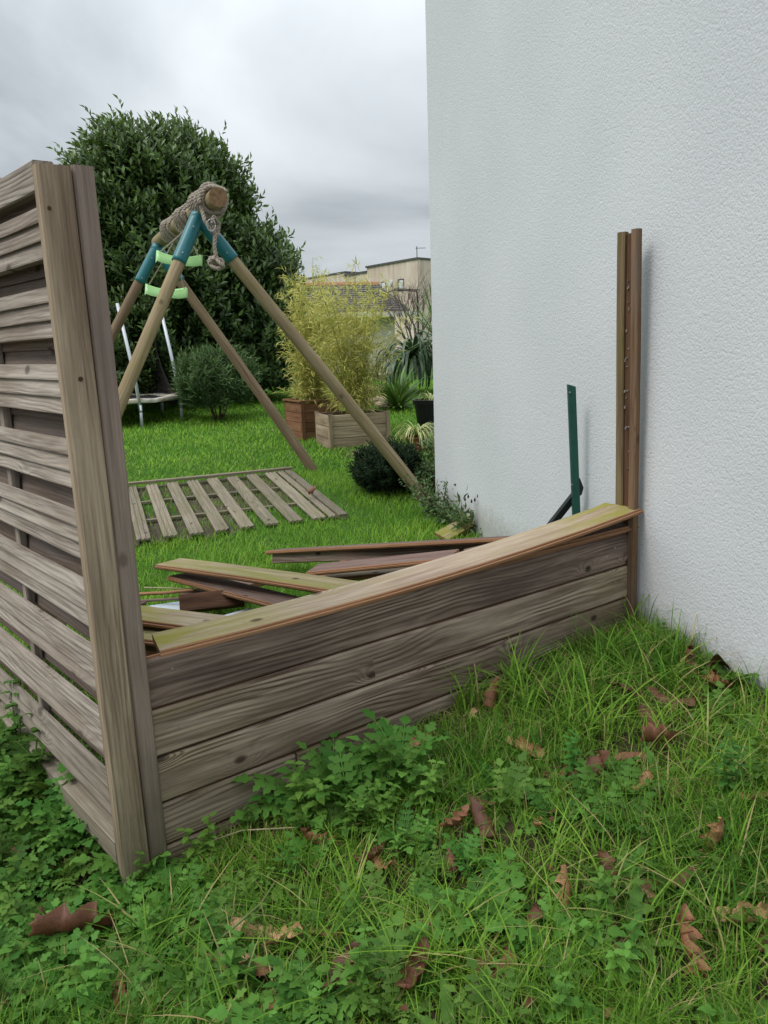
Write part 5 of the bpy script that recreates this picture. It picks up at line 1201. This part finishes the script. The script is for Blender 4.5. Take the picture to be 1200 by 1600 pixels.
# one dead leaf on the lying panel
p = ter(487, 788); o = bpy.data.objects.new('fallen_leaf', OM[4]); COL.objects.link(o); o.location = p+Vector((0, 0, .12)); o.scale = (.13,)*3; o.rotation_euler = (.5, -.3, 1); tag(o, 'reddish fallen leaf lying on the flat slatted panel', 'leaf')

# arching stems at the foreground
stick([ter(300, 1335)+Vector((0, 0, .02)), ter(380, 1322)+Vector((0, 0, .05)), ter(465, 1318)+Vector((0, 0, .05))], .0022, 'straw', 'dry straw stem arching over the dead grass before the low boards', 'dry_stem', None, 5, 'stem')
stick([ter(318, 1510)+Vector((0, 0, .05)), ter(350, 1500)+Vector((0, 0, .06)), ter(385, 1475)+Vector((0, 0, .07)), ter(410, 1440)+Vector((0, 0, .05)), ter(437, 1385)+Vector((0, 0, .03))], .0032, 'stem', 'thick pale green stem snaking through the foreground weeds', 'weed_stem', None, 6, 'stem')
M['straw_plain'] = simple('straw_plain', (.38, .31, .19), .8, 20, .3)
for o in bpy.data.objects:
    if o.name.startswith('dry_stem') or (o.get('label') or '').startswith('thin straw'): o.data.materials[0] = M['straw_plain']

# ------------------------------------------------------------------ grass
UDn = np.array([UD.x, UD.y]); UNn = np.array([UN.x, UN.y]); LDn = np.array([LD.x, LD.y]); LNn = np.array([LN.x, LN.y]); PPn = np.array([P_PLANE.x, P_PLANE.y]); POn = np.array([org.x, org.y]); FARn = np.array([FAR.x, FAR.y]); WNn = np.array([WN.x, WN.y])
def masks(X):
    sF = (X-PPn)@UNn; sL = (X-POn)@LNn; wall = (X-FARn)@WNn; return sF, sL, wall
def grass(name, n, xr, yr, keep, hf, wf, leanf, m, seed, label, dead=.08, seg=3, tuft=None):
    r_ = np.random.default_rng(seed); X = np.stack([r_.uniform(*xr, n), r_.uniform(*yr, n)], 1)
    if tuft:      # pull blades into tufts
        nt_ = n//tuft; C = np.stack([r_.uniform(*xr, nt_), r_.uniform(*yr, nt_)], 1); X = C[r_.integers(0, nt_, n)]+r_.normal(0, .02, (n, 2))
    k = keep(X, r_); X = X[k]; n = len(X); Z = gz(X[:, 0], X[:, 1]); P = np.stack([X[:, 0], X[:, 1], Z-.004], 1)
    px, py, dz = proj(P); k = (dz > .2) & (px > -260) & (px < 1460) & (py < 1900); P = P[k]; n = len(P)
    a = r_.uniform(0, 6.283, n); D = np.stack([np.cos(a), np.sin(a), 0*a], 1); Hh = hf(P, r_); W_ = wf(P, r_); ln = leanf(P, r_)
    V, F, kk = blade_arrays(P, D, Hh, W_, ln, seg); pn = .5+.5*np.sin(P[:, 0]*4+1)*np.sin(P[:, 1]*5); c = np.clip(r_.normal(.42, .22, n)+.45*(pn-.5), 0, 1); dd = (r_.uniform(0, 1, n) < dead)*r_.uniform(.4, 1, n)
    col = np.stack([np.repeat(c, kk), np.repeat(dd, kk), np.zeros(n*kk)], 1); o = link(name, npmesh(name, V, F, col), [m]); tag(o, label, 'grass', kind='stuff'); print(name, n); return o
def keep_front(X, r_):
    sF, sL, wl = masks(X); return (((sF > .01) & ((X-PPn)@UDn > -.12)) | ((sL > .05) & ((X-PPn)@UDn <= -.12))) & (wl > .01)
def patch(P, s=1.): return .5+.5*np.sin(P[:, 0]*5.3*s+np.sin(P[:, 1]*4))*np.sin(P[:, 1]*6.1*s+np.sin(P[:, 0]*3))
fenced = lambda P: np.clip(((P[:, :2]-PPn)@UNn)/.35, 0, 1)
grass('grass', 120000, (-1.9, 1.7), (.75, 3.7), lambda X, r_: keep_front(X, r_) & (r_.uniform(0, 1, len(X)) < .5+.5*patch(X)), lambda P, r_: r_.uniform(.05, .14, len(P))*(.55+.6*patch(P))*np.where(((P[:, :2]-PPn)@UDn < 1.1), .40+.60*fenced(P), 1.), lambda P, r_: r_.uniform(.002, .0046, len(P)), lambda P, r_: r_.uniform(.15, 1.2, len(P)), 'grass', 1,
      'rough green grass of the foreground', .10, 3, 9)
def keep_tuft(X, r_):
    sF, sL, wl = masks(X); t = (X-PPn)@UDn; return (sF > .04) & (sF < .55) & (t > 1.05) & (wl > .02) & (r_.uniform(0, 1, len(X)) < .75)
grass('tall_grass', 2300, (-.1, 1.5), (1.8, 3.6), keep_tuft, lambda P, r_: r_.uniform(.14, .30, len(P)), lambda P, r_: r_.uniform(.004, .0075, len(P)), lambda P, r_: r_.uniform(.5, 1.6, len(P)), 'grass', 2, 'long arching grass in the corner of low boards and wall', .08, 6, 14)
def keep_long(X, r_):
    px, py, dz = proj(np.stack([X[:, 0], X[:, 1], gz(X[:, 0], X[:, 1])], 1)); k = np.zeros(len(X), bool)
    for (a, b, rx, ry) in ((1130, 1180, 120, 80), (960, 1430, 180, 90), (720, 1500, 150, 80), (560, 1480, 90, 90), (1080, 1330, 100, 70), (250, 1500, 90, 90), (880, 1130, 90, 60), (420, 1600, 120, 60), (1160, 1480, 90, 120), (240, 1270, 40, 60)): k |= ((px-a)/rx)**2+((py-b)/ry)**2 < r_.uniform(.2, 1.3, len(X))
    return keep_front(X, r_) & k & (r_.uniform(0, 1, len(X)) < .8)
grass('tall_grass', 16000, (-1.5, 1.7), (.75, 3.4), keep_long, lambda P, r_: r_.uniform(.10, .22, len(P)), lambda P, r_: r_.uniform(.003, .0062, len(P)), lambda P, r_: r_.uniform(.3, 1.5, len(P)), 'grass', 12, 'longer bright grass tufts scattered through the foreground turf', .10, 5, 16)
def keep_dead(X, r_):
    sF, sL, wl = masks(X); t = (X-PPn)@UDn; return (sF > .01) & (sF < .22) & (t > .05) & (wl > .01)
grass('dead_grass', 9000, (-.7, 1.3), (1.9, 3.4), keep_dead, lambda P, r_: r_.uniform(.02, .06, len(P)), lambda P, r_: r_.uniform(.0015, .003, len(P)), lambda P, r_: r_.uniform(1., 2.2, len(P)), 'grass', 3, 'flattened straw-coloured grass along the foot of the low boards', .75, 3)
PCn = [np.array([p.x, p.y]) for p in PC]; En = np.array([edir.x, edir.y]); Fn = np.array([fdir.x, fdir.y])
def on_panel(X):
    q = X-PCn[1]; e_ = -(q@En); f_ = q@Fn; return (e_ > -.0) & (e_ < 1.8) & (f_ > 0) & (f_ < 1.8)
def keep_back(X, r_):
    sF, sL, wl = masks(X); ins = ((sF < -.05) | (X[:, 1] > 5)) & ((sL < -.06) | (X[:, 1] > 6)); behindwall = (X[:, 1] < FAR.y) & (wl < .02); onp = on_panel(X); return ins & ~behindwall & (~onp | (r_.uniform(0, 1, len(X)) < .30))
grass('lawn_grass', 90000, (-3.6, 1.3), (2.4, 7.6), keep_back, lambda P, r_: r_.uniform(.04, .085, len(P))*(.8+.4*patch(P, .6)), lambda P, r_: r_.uniform(.003, .006, len(P)), lambda P, r_: r_.uniform(.2, 1.2, len(P)), 'lawn', 4, 'bright green lawn grass behind the low fence', .03, 2)
grass('lawn_grass', 105000, (-7, 3), (7.4, 17), lambda X, r_: keep_back(X, r_), lambda P, r_: r_.uniform(.035, .075, len(P)), lambda P, r_: r_.uniform(.007, .013, len(P)), lambda P, r_: r_.uniform(.3, 1.2, len(P)), 'lawn', 5, 'bright green lawn grass of the far garden', .02, 2)
# longer tufts rising round the heap of boards
def keep_heap(X, r_):
    sF, sL, wl = masks(X); return (sF < -.9) & (sF > -2.6) & (wl > .05) & (sL < -.1) & (r_.uniform(0, 1, len(X)) < .5)
grass('tall_grass', 5200, (-1.9, 1.0), (2.6, 5.2), keep_heap, lambda P, r_: r_.uniform(.08, .17, len(P)), lambda P, r_: r_.uniform(.004, .007, len(P)), lambda P, r_: r_.uniform(.3, 1.3, len(P)), 'lawn', 6, 'longer grass tufts between the heaped boards and the lying panel', .04, 4, 12)
bpy.context.view_layer.update()
